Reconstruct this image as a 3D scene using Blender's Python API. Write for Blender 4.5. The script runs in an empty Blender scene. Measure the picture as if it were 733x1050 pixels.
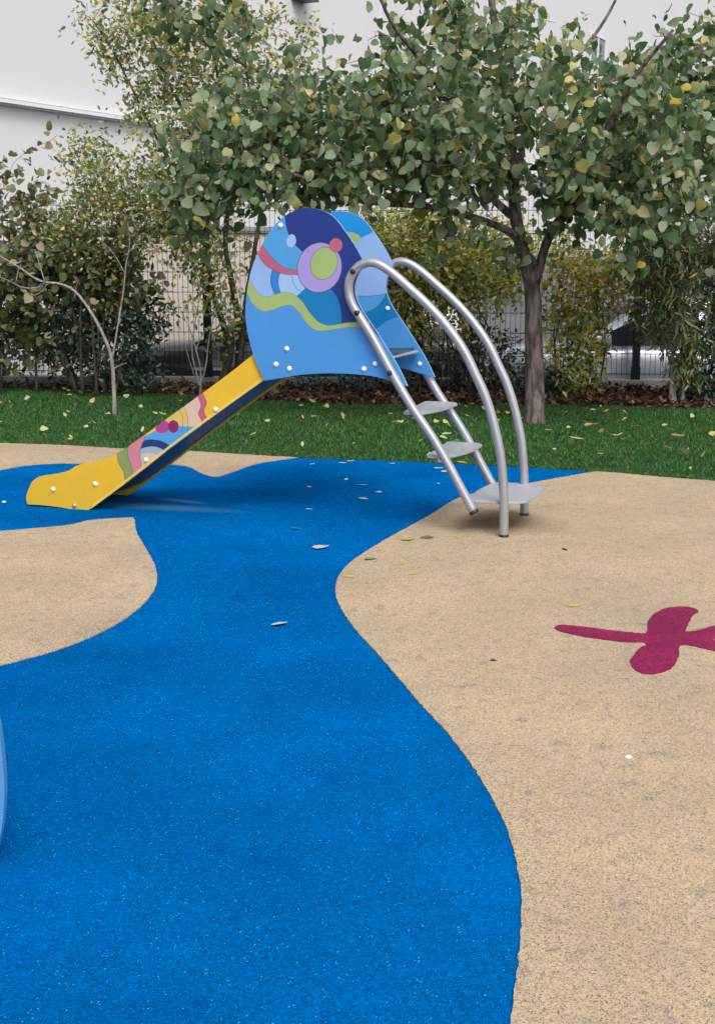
import bpy, bmesh, math, random
import numpy as np
from mathutils import Vector, Matrix
from mathutils.geometry import delaunay_2d_cdt
R = math.radians
SC = bpy.context.scene
COL = SC.collection

# ------------------------------------------------------------------ camera, sky, sun, exposure
FPX, CX, CY, EYE = 1350.0, 366.5, 525.0, 1.30
PITCH = math.atan(263.0 / 1350.0)
cam = bpy.data.cameras.new('camera')
cam.sensor_fit = 'HORIZONTAL'
cam.sensor_width = 36.0
cam.lens = FPX / 733.0 * 36.0
cam.clip_start = 0.05
cam.clip_end = 600.0
cam_o = bpy.data.objects.new('camera', cam)
COL.objects.link(cam_o)
cam_o.location = (0, 0, EYE)
cam_o.rotation_euler = (R(90) - PITCH, 0, 0)
SC.camera = cam_o

SUN_EL, SUN_AZ = R(50), R(160)
world = bpy.data.worlds.new('World')
SC.world = world
world.use_nodes = True
wn, wl = world.node_tree.nodes, world.node_tree.links
wn.clear()
sky = wn.new('ShaderNodeTexSky')
sky.sky_type = 'NISHITA'
sky.sun_disc = False
sky.sun_elevation = SUN_EL
sky.sun_rotation = SUN_AZ
sky.air_density = 1.0
sky.dust_density = 4.0
sky.ozone_density = 1.5
hsv = wn.new('ShaderNodeHueSaturation')
hsv.inputs['Saturation'].default_value = 0.28      # a closed cloud deck
bg = wn.new('ShaderNodeBackground')
bg.inputs['Strength'].default_value = 0.15
wo = wn.new('ShaderNodeOutputWorld')
wl.new(sky.outputs[0], hsv.inputs['Color'])
wl.new(hsv.outputs[0], bg.inputs['Color'])
wl.new(bg.outputs[0], wo.inputs['Surface'])
sun = bpy.data.lights.new('sun', 'SUN')
sun.energy = 0.9
sun.angle = R(24)
sun.color = (1.0, 0.97, 0.93)
sun_o = bpy.data.objects.new('sun', sun)
COL.objects.link(sun_o)
sd = Vector((math.sin(SUN_AZ) * math.cos(SUN_EL), math.cos(SUN_AZ) * math.cos(SUN_EL), math.sin(SUN_EL)))
sun_o.rotation_euler = sd.to_track_quat('Z', 'Y').to_euler()
sun_o.location = sd * 60
SC.view_settings.view_transform = 'Standard'
SC.view_settings.look = 'None'
SC.view_settings.gamma = 1.0
SC.view_settings.use_curve_mapping = False
SC.view_settings.exposure = 0.55

# ------------------------------------------------------------------ pixel -> place
_c, _s = math.cos(PITCH), math.sin(PITCH)
def ray(u, v):
    a = (u - CX) / FPX; b = -(v - CY) / FPX
    return Vector((a, _c + b * _s, -_s + b * _c))
def G(u, v, z=0.0):
    r = ray(u, v); t = (z - EYE) / r.z
    return Vector((r.x * t, r.y * t, z))
def D(u, v, y):
    r = ray(u, v); t = y / r.y
    return Vector((r.x * t, y, EYE + r.z * t))
SL_O = G(516.5, 552)
SL_A = R(17.0)
SL_X = Vector((math.cos(SL_A), -math.sin(SL_A), 0))
SL_Y = Vector((math.sin(SL_A), math.cos(SL_A), 0))
def S(u, v, off=0.0):                    # pixel -> (along, height) on the slide's plane at depth off
    r = ray(u, v)
    t = (SL_O + SL_Y * off - Vector((0, 0, EYE))).dot(SL_Y) / r.dot(SL_Y)
    p = Vector((0, 0, EYE)) + r * t
    return ((p - SL_O).dot(SL_X), p.z)
def SP(s, off, z):
    return SL_O + SL_X * s + SL_Y * off + Vector((0, 0, z))

# ------------------------------------------------------------------ materials
MATS = {}
def mat(name, col, rough=0.5, metal=0.0, build=None, spec=0.5):
    m = bpy.data.materials.new(name); m.use_nodes = True
    b = m.node_tree.nodes['Principled BSDF']
    b.inputs['Base Color'].default_value = (*col, 1)
    b.inputs['Roughness'].default_value = rough
    b.inputs['Metallic'].default_value = metal
    b.inputs['Specular IOR Level'].default_value = spec
    MATS[name] = m
    if build: build(m.node_tree.nodes, m.node_tree.links, b)
    return m
def N(nt, kind, **kw):
    n = nt.new(kind)
    for k, v in kw.items():
        if k in n.inputs: n.inputs[k].default_value = v
        else: setattr(n, k, v)
    return n
def ramp(nt, stops, interp='LINEAR'):
    r = nt.new('ShaderNodeValToRGB'); r.color_ramp.interpolation = interp
    e = r.color_ramp.elements
    while len(e) < len(stops): e.new(0.5)
    for el, (p, c) in zip(e, stops):
        el.position = p; el.color = (*c, 1)
    return r
def mixc(nt, lk, fac, a, b, blend='MIX'):
    m = nt.new('ShaderNodeMix'); m.data_type = 'RGBA'; m.blend_type = blend
    for val, sock in ((fac, m.inputs[0]), (a, m.inputs[6]), (b, m.inputs[7])):
        if hasattr(val, 'is_linked'): lk.new(val, sock)
        elif isinstance(val, tuple): sock.default_value = (*val, 1)
        else: sock.default_value = val
    return m.outputs[2]
def mottled(c1, c2, scale=8.0, bump=0.0, bscale=60.0, stretch=None, det=5.0, lo=0.3, hi=0.7):
    def f(nt, lk, b):
        tc = nt.new('ShaderNodeTexCoord'); v = tc.outputs['Object']
        if stretch:
            mp = nt.new('ShaderNodeMapping'); mp.inputs['Scale'].default_value = stretch
            lk.new(v, mp.inputs['Vector']); v = mp.outputs[0]
        n = N(nt, 'ShaderNodeTexNoise', Scale=scale, Detail=det); lk.new(v, n.inputs['Vector'])
        r = ramp(nt, [(lo, c1), (hi, c2)]); lk.new(n.outputs[0], r.inputs[0])
        lk.new(r.outputs[0], b.inputs['Base Color'])
        if bump:
            n2 = N(nt, 'ShaderNodeTexNoise', Scale=bscale, Detail=4.0); lk.new(v, n2.inputs['Vector'])
            bp = N(nt, 'ShaderNodeBump', Strength=bump, Distance=0.01); lk.new(n2.outputs[0], bp.inputs['Height'])
            lk.new(bp.outputs[0], b.inputs['Normal'])
    return f
def rubber(stops, mott, mottscale, speck, stain=None, stainscale=(9, 9, 9), stainlo=0.58, worn=False):
    """poured granulate: every crumb its own tone, with a few stray crumbs of another colour and rubbed stains"""
    def f(nt, lk, b):
        tc = nt.new('ShaderNodeTexCoord'); v = tc.outputs['Object']
        vo = N(nt, 'ShaderNodeTexVoronoi', Scale=380.0); lk.new(v, vo.inputs['Vector'])
        sep = nt.new('ShaderNodeSeparateColor'); lk.new(vo.outputs['Color'], sep.inputs[0])
        r = ramp(nt, stops); lk.new(sep.outputs[0], r.inputs[0])
        n = N(nt, 'ShaderNodeTexNoise', Scale=mottscale, Detail=6.0, Roughness=0.6); lk.new(v, n.inputs['Vector'])
        mr = ramp(nt, [(0.3, (mott[0],) * 3), (0.7, (mott[1],) * 3)]); lk.new(n.outputs[0], mr.inputs[0])
        c = mixc(nt, lk, 1.0, r.outputs[0], mr.outputs[0], 'MULTIPLY')
        n3 = N(nt, 'ShaderNodeTexNoise', Scale=95.0, Detail=2.0); lk.new(v, n3.inputs['Vector'])
        r3 = ramp(nt, [(0.35, (0.91,) * 3), (0.65, (1.08,) * 3)]); lk.new(n3.outputs[0], r3.inputs[0])
        c = mixc(nt, lk, 1.0, c, r3.outputs[0], 'MULTIPLY')
        sp = ramp(nt, [(speck[1], (0, 0, 0)), (speck[1] + 0.001, (1, 1, 1))], 'CONSTANT'); lk.new(sep.outputs[1], sp.inputs[0])
        c = mixc(nt, lk, sp.outputs[0], c, speck[0])
        if stain:
            mp = nt.new('ShaderNodeMapping'); mp.inputs['Scale'].default_value = stainscale; lk.new(v, mp.inputs['Vector'])
            n4 = N(nt, 'ShaderNodeTexNoise', Scale=1.0, Detail=6.0, Roughness=0.72); lk.new(mp.outputs[0], n4.inputs['Vector'])
            r4 = ramp(nt, [(stainlo, (0, 0, 0)), (stainlo + 0.14, (0.62,) * 3)]); lk.new(n4.outputs[0], r4.inputs[0])
            n5 = N(nt, 'ShaderNodeTexNoise', Scale=120.0, Detail=2.0); lk.new(v, n5.inputs['Vector'])
            r5 = ramp(nt, [(0.36, (0.1,) * 3), (0.52, (1, 1, 1))]); lk.new(n5.outputs[0], r5.inputs[0])
            m5 = mixc(nt, lk, 1.0, r4.outputs[0], r5.outputs[0], 'MULTIPLY')
            c = mixc(nt, lk, m5, c, stain)
        if worn:          # bleached scuff where children land, and a soil smear by the steps
            for (u, w, ex, ey, rot, colr, amt) in worn:
                p = G(u, w)
                mp = nt.new('ShaderNodeMapping'); mp.vector_type = 'TEXTURE'
                mp.inputs['Location'].default_value = p; mp.inputs['Rotation'].default_value = (0, 0, rot)
                mp.inputs['Scale'].default_value = (ex, ey, 1)
                lk.new(v, mp.inputs['Vector'])
                ln = nt.new('ShaderNodeVectorMath'); ln.operation = 'LENGTH'; lk.new(mp.outputs[0], ln.inputs[0])
                rr = ramp(nt, [(0.25, (amt,) * 3), (1.0, (0, 0, 0))]); lk.new(ln.outputs['Value'], rr.inputs[0])
                c = mixc(nt, lk, rr.outputs[0], c, colr)
        lk.new(c, b.inputs['Base Color'])
        bp = N(nt, 'ShaderNodeBump', Strength=0.55, Distance=0.0025); lk.new(vo.outputs['Distance'], bp.inputs['Height'])
        lk.new(bp.outputs[0], b.inputs['Normal'])
    return f
def leafmat(name, stops, under=1.35, trans=0.25, rough=0.42, spec=.4):
    """one colour per leaf (random per island); undersides paler, thin enough to let some light through"""
    m = bpy.data.materials.new(name); m.use_nodes = True
    nt, lk = m.node_tree.nodes, m.node_tree.links
    b = nt['Principled BSDF']; b.inputs['Roughness'].default_value = rough; b.inputs['Specular IOR Level'].default_value = spec
    g = nt.new('ShaderNodeNewGeometry')
    r = ramp(nt, stops); lk.new(g.outputs['Random Per Island'], r.inputs[0])
    hs = N(nt, 'ShaderNodeHueSaturation', Saturation=0.72, Value=under); lk.new(r.outputs[0], hs.inputs['Color'])
    c = mixc(nt, lk, g.outputs['Backfacing'], r.outputs[0], hs.outputs[0])
    lk.new(c, b.inputs['Base Color'])
    t = nt.new('ShaderNodeBsdfTranslucent'); lk.new(c, t.inputs['Color'])
    mx = nt.new('ShaderNodeMixShader'); mx.inputs[0].default_value = trans
    lk.new(b.outputs[0], mx.inputs[1]); lk.new(t.outputs[0], mx.inputs[2])
    lk.new(mx.outputs[0], nt['Material Output'].inputs['Surface'])
    MATS[name] = m
    return m

BLUE_ST = [(0.0, (0.0, 0.046, 0.18)), (0.5, (0.0, 0.108, 0.36)), (1.0, (0.0, 0.168, 0.49))]
mat('blue_rubber', (0, .1, .5), 0.62, build=rubber(BLUE_ST, (0.74, 1.14), 1.1, ((0.10, 0.30, 0.52), 0.994), stain=(0.0, 0.05, 0.22), stainscale=(5, 5, 5), stainlo=0.56,
    worn=[(150, 520, 0.62, 0.10, R(-16), (0.06, 0.17, 0.30), 0.7), (184, 514, 0.20, 0.05, R(-30), (0.10, 0.20, 0.32), 0.6)]), spec=0.0)
mat('sand_rubber', (.5, .4, .3), 0.75, build=rubber([(0.0, (0.20, 0.155, 0.10)), (0.3, (0.45, 0.346, 0.228)), (1.0, (0.56, 0.435, 0.292))], (0.86, 1.08), 1.6,
    ((0.08, 0.07, 0.065), 0.955), stain=(0.12, 0.12, 0.14), stainscale=(16, 16, 16), stainlo=0.54,
    worn=[(505, 537, 0.40, 0.30, R(-17), (0.17, 0.115, 0.07), 0.8)]), spec=0.08)
mat('magenta_rubber', (.3, .02, .12), 0.65, build=rubber([(0.0, (0.09, 0.006, 0.032)), (0.5, (0.24, 0.016, 0.07)), (1.0, (0.38, 0.03, 0.115))], (0.75, 1.15), 5.0,
    ((0.05, 0.02, 0.07), 0.94), stain=(0.06, 0.015, 0.07), stainscale=(16, 16, 16), stainlo=0.54), spec=0.06)
mat('lawn_soil', (.03, .07, .02), 0.95, build=mottled((0.014, 0.040, 0.010), (0.030, 0.075, 0.018), 6, 0.5, 80), spec=0.1)
mat('mulch', (.08, .05, .04), 0.95, build=mottled((0.030, 0.018, 0.014), (0.095, 0.06, 0.045), 22, 0.9, 60), spec=0.1)
mat('asphalt', (.05, .05, .05), 0.9, build=mottled((0.04, 0.04, 0.042), (0.07, 0.07, 0.07), 9, 0.3, 300), spec=0.2)
mat('concrete', (.3, .3, .28), 0.85, build=mottled((0.22, 0.215, 0.205), (0.34, 0.33, 0.31), 4, 0.25, 90), spec=0.2)
mat('grey_render', (.3, .3, .32), 0.85, build=mottled((0.15, 0.147, 0.16), (0.21, 0.205, 0.22), 2.5, 0.15, 120), spec=0.2)
mat('cream_render', (.5, .45, .4), 0.85, build=mottled((0.50, 0.455, 0.40), (0.58, 0.53, 0.47), 1.2, 0.1, 60), spec=0.2)
mat('white_render', (.7, .7, .7), 0.8, build=mottled((0.63, 0.622, 0.632), (0.66, 0.652, 0.662), 0.7, 0.03, 40, stretch=(1, 1, 0.6), lo=0.2, hi=0.7), spec=0.2)
mat('white_trim', (.74, .74, .75), 0.6)
mat('dark_glass', (.02, .025, .03), 0.06, spec=0.6)
mat('window_grey', (.16, .18, .21), 0.15)
mat('dark_metal', (.05, .05, .055), 0.5)
mat('fence_green', (.006, .013, .010), 0.6, spec=.2)
def steel_build(nt, lk, b):
    tc = nt.new('ShaderNodeTexCoord')
    n = N(nt, 'ShaderNodeTexNoise', Scale=40.0, Detail=4.0); lk.new(tc.outputs['Object'], n.inputs['Vector'])
    r = ramp(nt, [(0.3, (0.30,) * 3), (0.7, (0.44,) * 3)]); lk.new(n.outputs[0], r.inputs[0]); lk.new(r.outputs[0], b.inputs['Roughness'])
mat('brushed_steel', (.40, .40, .43), 0.42, 0.6, build=steel_build)
mat('bed_steel', (.055, .058, .075), 0.5, 0.3, build=steel_build)
mat('tread_grey', (.40, .41, .45), 0.5, 0.25, build=mottled((0.37, 0.38, 0.42), (0.46, 0.47, 0.51), 30, 0.25, 500))
mat('bolt_silver', (.72, .72, .74), 0.4, 0.1)
mat('black_plastic', (.012, .012, .014), 0.45)
def hpl(c, var=0.05):
    """laminate that has stood outside: faint fading, grime film, fine scuffs in the gloss"""
    def f(nt, lk, b):
        tc = nt.new('ShaderNodeTexCoord'); v = tc.outputs['Object']
        n = N(nt, 'ShaderNodeTexNoise', Scale=4.0, Detail=6.0, Roughness=0.65); lk.new(v, n.inputs['Vector'])
        r = ramp(nt, [(0.3, tuple(x * (1 - 2 * var) + .004 for x in c)), (0.7, tuple(min(1, x * (1 + var)) for x in c))]); lk.new(n.outputs[0], r.inputs[0])
        mp = nt.new('ShaderNodeMapping'); mp.inputs['Scale'].default_value = (30, 30, 4); lk.new(v, mp.inputs['Vector'])
        n2 = N(nt, 'ShaderNodeTexNoise', Scale=1.0, Detail=5.0, Roughness=0.7); lk.new(mp.outputs[0], n2.inputs['Vector'])
        r2 = ramp(nt, [(0.58, (0, 0, 0)), (0.75, (0.22,) * 3)]); lk.new(n2.outputs[0], r2.inputs[0])
        cc = mixc(nt, lk, r2.outputs[0], r.outputs[0], tuple(x * .55 + .03 for x in c))
        lk.new(cc, b.inputs['Base Color'])
        r3 = ramp(nt, [(0.3, (0.30,) * 3), (0.7, (0.52,) * 3)]); lk.new(n2.outputs[0], r3.inputs[0]); lk.new(r3.outputs[0], b.inputs['Roughness'])
        bp = N(nt, 'ShaderNodeBump', Strength=0.03, Distance=0.01); lk.new(n.outputs[0], bp.inputs['Height']); lk.new(bp.outputs[0], b.inputs['Normal'])
    return f
for nm, c in dict(
        panel_blue=(0.065, 0.30, 0.70), panel_edge=(0.22, 0.46, 0.80), panel_navy=(0.010, 0.034, 0.235), panel_sky=(0.080, 0.36, 0.74),
        panel_lavender=(0.29, 0.47, 0.82), panel_pale=(0.36, 0.54, 0.86), panel_mid=(0.03, 0.22, 0.62), panel_teal=(0.0, 0.20, 0.50),
        panel_green=(0.36, 0.49, 0.17), panel_lilac=(0.41, 0.31, 0.71), panel_red=(0.53, 0.12, 0.20), panel_cyan=(0.008, 0.28, 0.72),
        panel_line=(0.045, 0.08, 0.14), panel_yellow=(0.84, 0.51, 0.028), panel_yellow_edge=(0.86, 0.62, 0.12), panel_olive=(0.25, 0.33, 0.11),
        panel_pink=(0.66, 0.23, 0.30), panel_cream=(0.72, 0.52, 0.40), panel_straw=(0.74, 0.52, 0.16), panel_magenta=(0.45, 0.055, 0.26),
        panel_plum=(0.26, 0.015, 0.12), panel_greyblue=(0.33, 0.46, 0.56), panel_deep=(0.012, 0.035, 0.19)).items():
    mat(nm, tuple(x * .82 for x in c), 0.38, build=hpl(tuple(x * .82 for x in c)), spec=0.4)
mat('bark_brown', (.1, .08, .07), 0.9, build=mottled((0.055, 0.042, 0.040), (0.19, 0.155, 0.145), 14, 1.0, 34, stretch=(2.4, 2.4, 0.55), lo=.38, hi=.62), spec=0.15)
mat('bark_pale', (.3, .27, .25), 0.85, build=mottled((0.20, 0.175, 0.165), (0.40, 0.36, 0.34), 22, 0.6, 60, stretch=(2, 2, 0.4)), spec=0.15)
mat('bark_dark', (.05, .04, .03), 0.9, build=mottled((0.030, 0.025, 0.020), (0.09, 0.08, 0.06), 25, 0.8, 60, stretch=(2, 2, 0.4)), spec=0.15)
leafmat('leaf_linden', [(0.0, (0.045, 0.098, 0.036)), (0.2, (0.080, 0.155, 0.050)), (0.4, (0.125, 0.215, 0.072)), (0.52, (0.110, 0.172, 0.092)), (0.66, (0.195, 0.250, 0.080)), (0.8, (0.24, 0.29, 0.16)), (0.93, (0.31, 0.33, 0.11)), (0.98, (0.42, 0.35, 0.06)), (1.0, (0.58, 0.36, 0.04))], under=1.4, trans=.38, rough=.48, spec=.4)
leafmat('leaf_mottled', [(0.0, (0.088, 0.143, 0.042)), (0.35, (0.187, 0.259, 0.066)), (0.65, (0.308, 0.341, 0.088)), (0.88, (0.506, 0.429, 0.088)), (1.0, (0.682, 0.396, 0.044))], under=1.2, trans=.36, spec=.25)
leafmat('leaf_brownish', [(0.0, (0.072, 0.102, 0.046)), (0.5, (0.168, 0.204, 0.078)), (0.85, (0.264, 0.246, 0.108)), (0.96, (0.300, 0.180, 0.120)), (1.0, (0.408, 0.192, 0.096))], under=1.3, trans=.36, spec=.25)
leafmat('leaf_evergreen', [(0.0, (0.012, 0.032, 0.022)), (0.6, (0.030, 0.067, 0.042)), (1.0, (0.067, 0.113, 0.074))], under=1.2, trans=0.1, rough=0.3)
leafmat('leaf_forsythia', [(0.0, (0.148, 0.191, 0.046)), (0.4, (0.317, 0.350, 0.074)), (0.75, (0.572, 0.539, 0.095)), (0.93, (0.800, 0.704, 0.127)), (1.0, (0.800, 0.598, 0.063))], under=1.15, trans=.4, spec=.2)
leafmat('leaf_golden', [(0.0, (0.115, 0.184, 0.040)), (0.35, (0.299, 0.368, 0.069)), (0.65, (0.575, 0.529, 0.081)), (0.93, (0.782, 0.575, 0.069)), (1.0, (0.690, 0.345, 0.049))], under=1.1, trans=.4, spec=.2)
leafmat('leaf_willow', [(0.0, (0.049, 0.091, 0.038)), (0.5, (0.122, 0.179, 0.065)), (0.85, (0.270, 0.296, 0.096)), (1.0, (0.594, 0.432, 0.108))], under=1.2)
leafmat('leaf_litter', [(0.0, (0.03, 0.014, 0.010)), (0.5, (0.085, 0.038, 0.025)), (0.85, (0.15, 0.08, 0.042)), (0.96, (0.27, 0.17, 0.08)), (1.0, (0.36, 0.29, 0.10))], under=1.0, trans=0.05, rough=0.8, spec=.1)
leafmat('grass_blade', [(0.0, (0.017, 0.078, 0.013)), (0.5, (0.037, 0.149, 0.026)), (0.9, (0.071, 0.211, 0.037)), (1.0, (0.184, 0.216, 0.054))], under=1.0, trans=0.2, rough=0.6, spec=.12)
for nm, c in dict(fallen_yellow=(0.46, 0.37, 0.09), fallen_pale=(0.36, 0.40, 0.20), fallen_green=(0.20, 0.26, 0.12), fallen_brown=(0.20, 0.12, 0.06), fallen_dark=(0.03, 0.02, 0.02),
                  fallen_grey=(0.50, 0.45, 0.36), fallen_orange=(0.48, 0.24, 0.07)).items():
    mat(nm, c, 0.65, build=mottled(tuple(x * 0.75 for x in c), tuple(min(1, x * 1.2) for x in c), 60))
mat('stone_white', (.7, .7, .68), 0.6)
def paint(c):
    def f(nt, lk, b):
        b.inputs['Coat Weight'].default_value = 1.0
        b.inputs['Coat Roughness'].default_value = 0.08
    return f
mat('paint_silver', (.38, .41, .46), 0.32, 0.5, build=paint(0))
mat('paint_graphite', (.028, .030, .034), 0.35, 0.3, build=paint(0))
mat('tyre', (.02, .02, .02), 0.8)
mat('rim_alloy', (.45, .45, .47), 0.35, 0.7)
mat('lamp_clear', (.6, .6, .62), 0.12)
mat('chrome_strip', (.7, .7, .72), 0.25, 0.6)
mat('rocker_blue', (.08, .27, .53), 0.4, build=hpl((0.08, 0.27, 0.53)))

# ------------------------------------------------------------------ object helpers
def props(o, label=None, cat=None, group=None, kind=None):
    if label: o['label'] = label
    if cat: o['category'] = cat
    if group: o['group'] = group
    if kind: o['kind'] = kind
    return o
def link(name, me, parent=None, smooth=False):
    o = bpy.data.objects.new(name, me); COL.objects.link(o)
    if parent:
        o.parent = parent
        o.matrix_parent_inverse = parent_inv(parent)
    if smooth:
        me.polygons.foreach_set('use_smooth', [True] * len(me.polygons))
    return o
def parent_inv(p):
    m = Matrix.LocRotScale(p.location, p.rotation_euler, p.scale)
    return m.inverted() if p.parent is None else Matrix.Identity(4)
def thing(name, loc, label, cat, group=None):
    o = bpy.data.objects.new(name, None); COL.objects.link(o)
    o.location = loc; o.empty_display_size = 0.2
    return props(o, label, cat, group)
def setmats(me, mats):
    for m in mats: me.materials.append(MATS[m])
def from_bm(name, bm, mats, parent=None, smooth=False):
    me = bpy.data.meshes.new(name); bm.normal_update(); bm.to_mesh(me); bm.free()
    setmats(me, [mats] if isinstance(mats, str) else mats)
    return link(name, me, parent, smooth)
def from_np(name, verts, faces_flat, nper, mats, parent=None, smooth=False, mi=None):
    me = bpy.data.meshes.new(name)
    verts = np.asarray(verts, np.float32)
    faces_flat = np.asarray(faces_flat, np.int32)
    nf = len(faces_flat) // nper
    me.vertices.add(len(verts)); me.vertices.foreach_set('co', verts.ravel())
    me.loops.add(len(faces_flat)); me.loops.foreach_set('vertex_index', faces_flat)
    me.polygons.add(nf); me.polygons.foreach_set('loop_start', np.arange(nf, dtype=np.int32) * nper)
    try: me.polygons.foreach_set('loop_total', np.full(nf, nper, np.int32))
    except Exception: pass
    setmats(me, [mats] if isinstance(mats, str) else mats)
    if mi is not None: me.polygons.foreach_set('material_index', mi)
    me.update(calc_edges=True); me.validate()
    return link(name, me, parent, smooth)
def box(bm, x0, x1, y0, y1, z0, z1, mi=0, M=None):
    vs = [bm.verts.new((M @ Vector(p)) if M else p) for p in ((x0, y0, z0), (x1, y0, z0), (x1, y1, z0), (x0, y1, z0), (x0, y0, z1), (x1, y0, z1), (x1, y1, z1), (x0, y1, z1))]
    for f in ((0, 3, 2, 1), (4, 5, 6, 7), (0, 1, 5, 4), (1, 2, 6, 5), (2, 3, 7, 6), (3, 0, 4, 7)):
        bm.faces.new([vs[i] for i in f]).material_index = mi
def smooth_pts(pts, closed=False, n=6):
    P = [Vector(p) for p in pts]; out = []; m = len(P)
    rng = range(m if closed else m - 1)
    for i in rng:
        p1, p2 = P[i], P[(i + 1) % m]
        p0 = P[(i - 1) % m] if closed or i > 0 else p1 + (p1 - p2)
        p3 = P[(i + 2) % m] if closed or i + 2 < m else p2 + (p2 - p1)
        for k in range(n):
            t = k / n; t2 = t * t; t3 = t2 * t
            out.append(0.5 * ((2 * p1) + (-p0 + p2) * t + (2 * p0 - 5 * p1 + 4 * p2 - p3) * t2 + (-p0 + 3 * p1 - 3 * p2 + p3) * t3))
    if not closed: out.append(P[-1])
    return out
def tube(bm, pts, rad, seg=10, cap=True, mi=0):
    """tube along 3D points with a radius per point"""
    P = [Vector(p) for p in pts]; rr = rad if hasattr(rad, '__len__') else [rad] * len(P)
    rings = []; ref = None
    for i, p in enumerate(P):
        d = (P[min(i + 1, len(P) - 1)] - P[max(i - 1, 0)])
        if d.length < 1e-9: d = Vector((0, 0, 1))
        d.normalize()
        if ref is None:
            ref = d.orthogonal().normalized()
        ref = (ref - d * ref.dot(d))
        if ref.length < 1e-6: ref = d.orthogonal()
        ref.normalize(); bi = d.cross(ref)
        rings.append([bm.verts.new(p + (ref * math.cos(2 * math.pi * k / seg) + bi * math.sin(2 * math.pi * k / seg)) * rr[i]) for k in range(seg)])
    for a, b in zip(rings, rings[1:]):
        for k in range(seg):
            bm.faces.new((a[k], a[(k + 1) % seg], b[(k + 1) % seg], b[k])).material_index = mi
    if cap:
        bm.faces.new(list(reversed(rings[0]))).material_index = mi; bm.faces.new(rings[-1]).material_index = mi
def dome(bm, c, axis, r, h, seg=14, rings=4, mi=0):
    a = Vector(axis).normalized(); u = a.orthogonal().normalized(); w = a.cross(u); c = Vector(c); prev = None
    for i in range(rings):
        t = i / rings * math.pi / 2
        ring = [bm.verts.new(c + a * h * math.sin(t) + (u * math.cos(2 * math.pi * k / seg) + w * math.sin(2 * math.pi * k / seg)) * r * math.cos(t)) for k in range(seg)]
        if prev:
            for k in range(seg): bm.faces.new((prev[k], prev[(k + 1) % seg], ring[(k + 1) % seg], ring[k])).material_index = mi
        prev = ring
    top = bm.verts.new(c + a * h)
    for k in range(seg): bm.faces.new((prev[k], prev[(k + 1) % seg], top)).material_index = mi
def inside(p, poly):
    x, y = p; c = False; n = len(poly); j = n - 1
    for i in range(n):
        xi, yi = poly[i]; xj, yj = poly[j]
        if (yi > y) != (yj > y) and x < (xj - xi) * (y - yi) / (yj - yi) + xi: c = not c
        j = i
    return c
def ribbon(line, w):
    L, Rr = [], []
    for i, p in enumerate(line):
        a = Vector(line[max(i - 1, 0)]); b = Vector(line[min(i + 1, len(line) - 1)]); d = (b - a)
        if d.length < 1e-9: continue
        d.normalize(); n = Vector((-d.y, d.x)); q = Vector(p)
        L.append(tuple(q + n * w)); Rr.append(tuple(q - n * w))
    return L + Rr[::-1]
def cdt_faces(outline, regions):
    """triangulates an outline cut along every region edge; each triangle gets the last region that covers it"""
    vs, es = [], []
    for poly in [outline] + [r[0] for r in regions]:
        b = len(vs); n = len(poly)
        vs += [Vector((float(p[0]), float(p[1]))) for p in poly]
        es += [(b + i, b + (i + 1) % n) for i in range(n)]
    V, _, F, *_ = delaunay_2d_cdt(vs, es, [], 0, 1e-6)
    out = []
    for f in F:
        a, b, c = (V[i] for i in f); g = ((a.x + b.x + c.x) / 3, (a.y + b.y + c.y) / 3)
        if not inside(g, outline): continue
        mi = 0
        for poly, m in regions:
            if inside(g, poly): mi = m
        out.append((f, mi))
    return V, out
def sheet(name, outline, m, z, label=None, kind='structure', thick=0.0, ragged=0.0):
    """a flat sheet lying on the ground with a turned-down edge"""
    outline = [(p[0], p[1]) for p in outline]
    if ragged:
        rj = random.Random(len(outline)); o2 = []
        for p, q in zip(outline, outline[1:] + outline[:1]):
            L = math.hypot(q[0] - p[0], q[1] - p[1]); k = max(1, min(400, int(L / .012)))
            o2 += [(p[0] + (q[0] - p[0]) * t / k + rj.gauss(0, ragged), p[1] + (q[1] - p[1]) * t / k + rj.gauss(0, ragged)) for t in range(k)]
        outline = o2
    V, F = cdt_faces(outline, [])
    bm = bmesh.new(); bv = [bm.verts.new((v.x, v.y, z)) for v in V]
    for f, mi in F:
        try: bm.faces.new([bv[i] for i in f])
        except ValueError: pass
    bmesh.ops.recalc_face_normals(bm, faces=bm.faces)
    for f in bm.faces:
        if f.normal.z < 0: f.normal_flip()
    if thick:
        n = len(outline); a = [bm.verts.new((p[0], p[1], z)) for p in outline]; b = [bm.verts.new((p[0], p[1], z - thick)) for p in outline]
        for i in range(n): bm.faces.new((a[i], a[(i + 1) % n], b[(i + 1) % n], b[i]))
    for v in list(bm.verts):
        if not v.link_faces: bm.verts.remove(v)
    o = from_bm(name, bm, m); o['kind'] = kind
    if label: o['label'] = label
    return o

# ------------------------------------------------------------------ ground, road, rubber surfacing
ROAD_Z = -0.58
def gp(pts, n=5, closed=False): return [(p.x, p.y) for p in smooth_pts([G(*q) for q in pts], closed, n)]
bm = bmesh.new()
ys = [-40, 13.62, 13.66, 300]; zs = [-0.03, -0.03, ROAD_Z, ROAD_Z]
prev = None
for y, z in zip(ys, zs):
    row = [bm.verts.new((x, y, z)) for x in (-300, 300)]
    if prev: bm.faces.new((prev[0], prev[1], row[1], row[0]))
    prev = row
props(from_bm('ground', bm, 'asphalt'), kind='structure')
lawn_front = [(-320, 447), (-120, 451), (0, 455), (60, 457), (130, 461), (200, 463.5), (240, 466), (310, 470), (400, 473), (500, 478), (610, 484), (680, 490), (733, 494), (900, 507), (1100, 525)]
lawn_back = [(1150, 432), (900, 424), (733, 420), (640, 416.5), (480, 416.5), (400, 415.5), (270, 411), (200, 405.5), (130, 402), (0, 398), (-160, 392), (-330, 388)]
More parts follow.
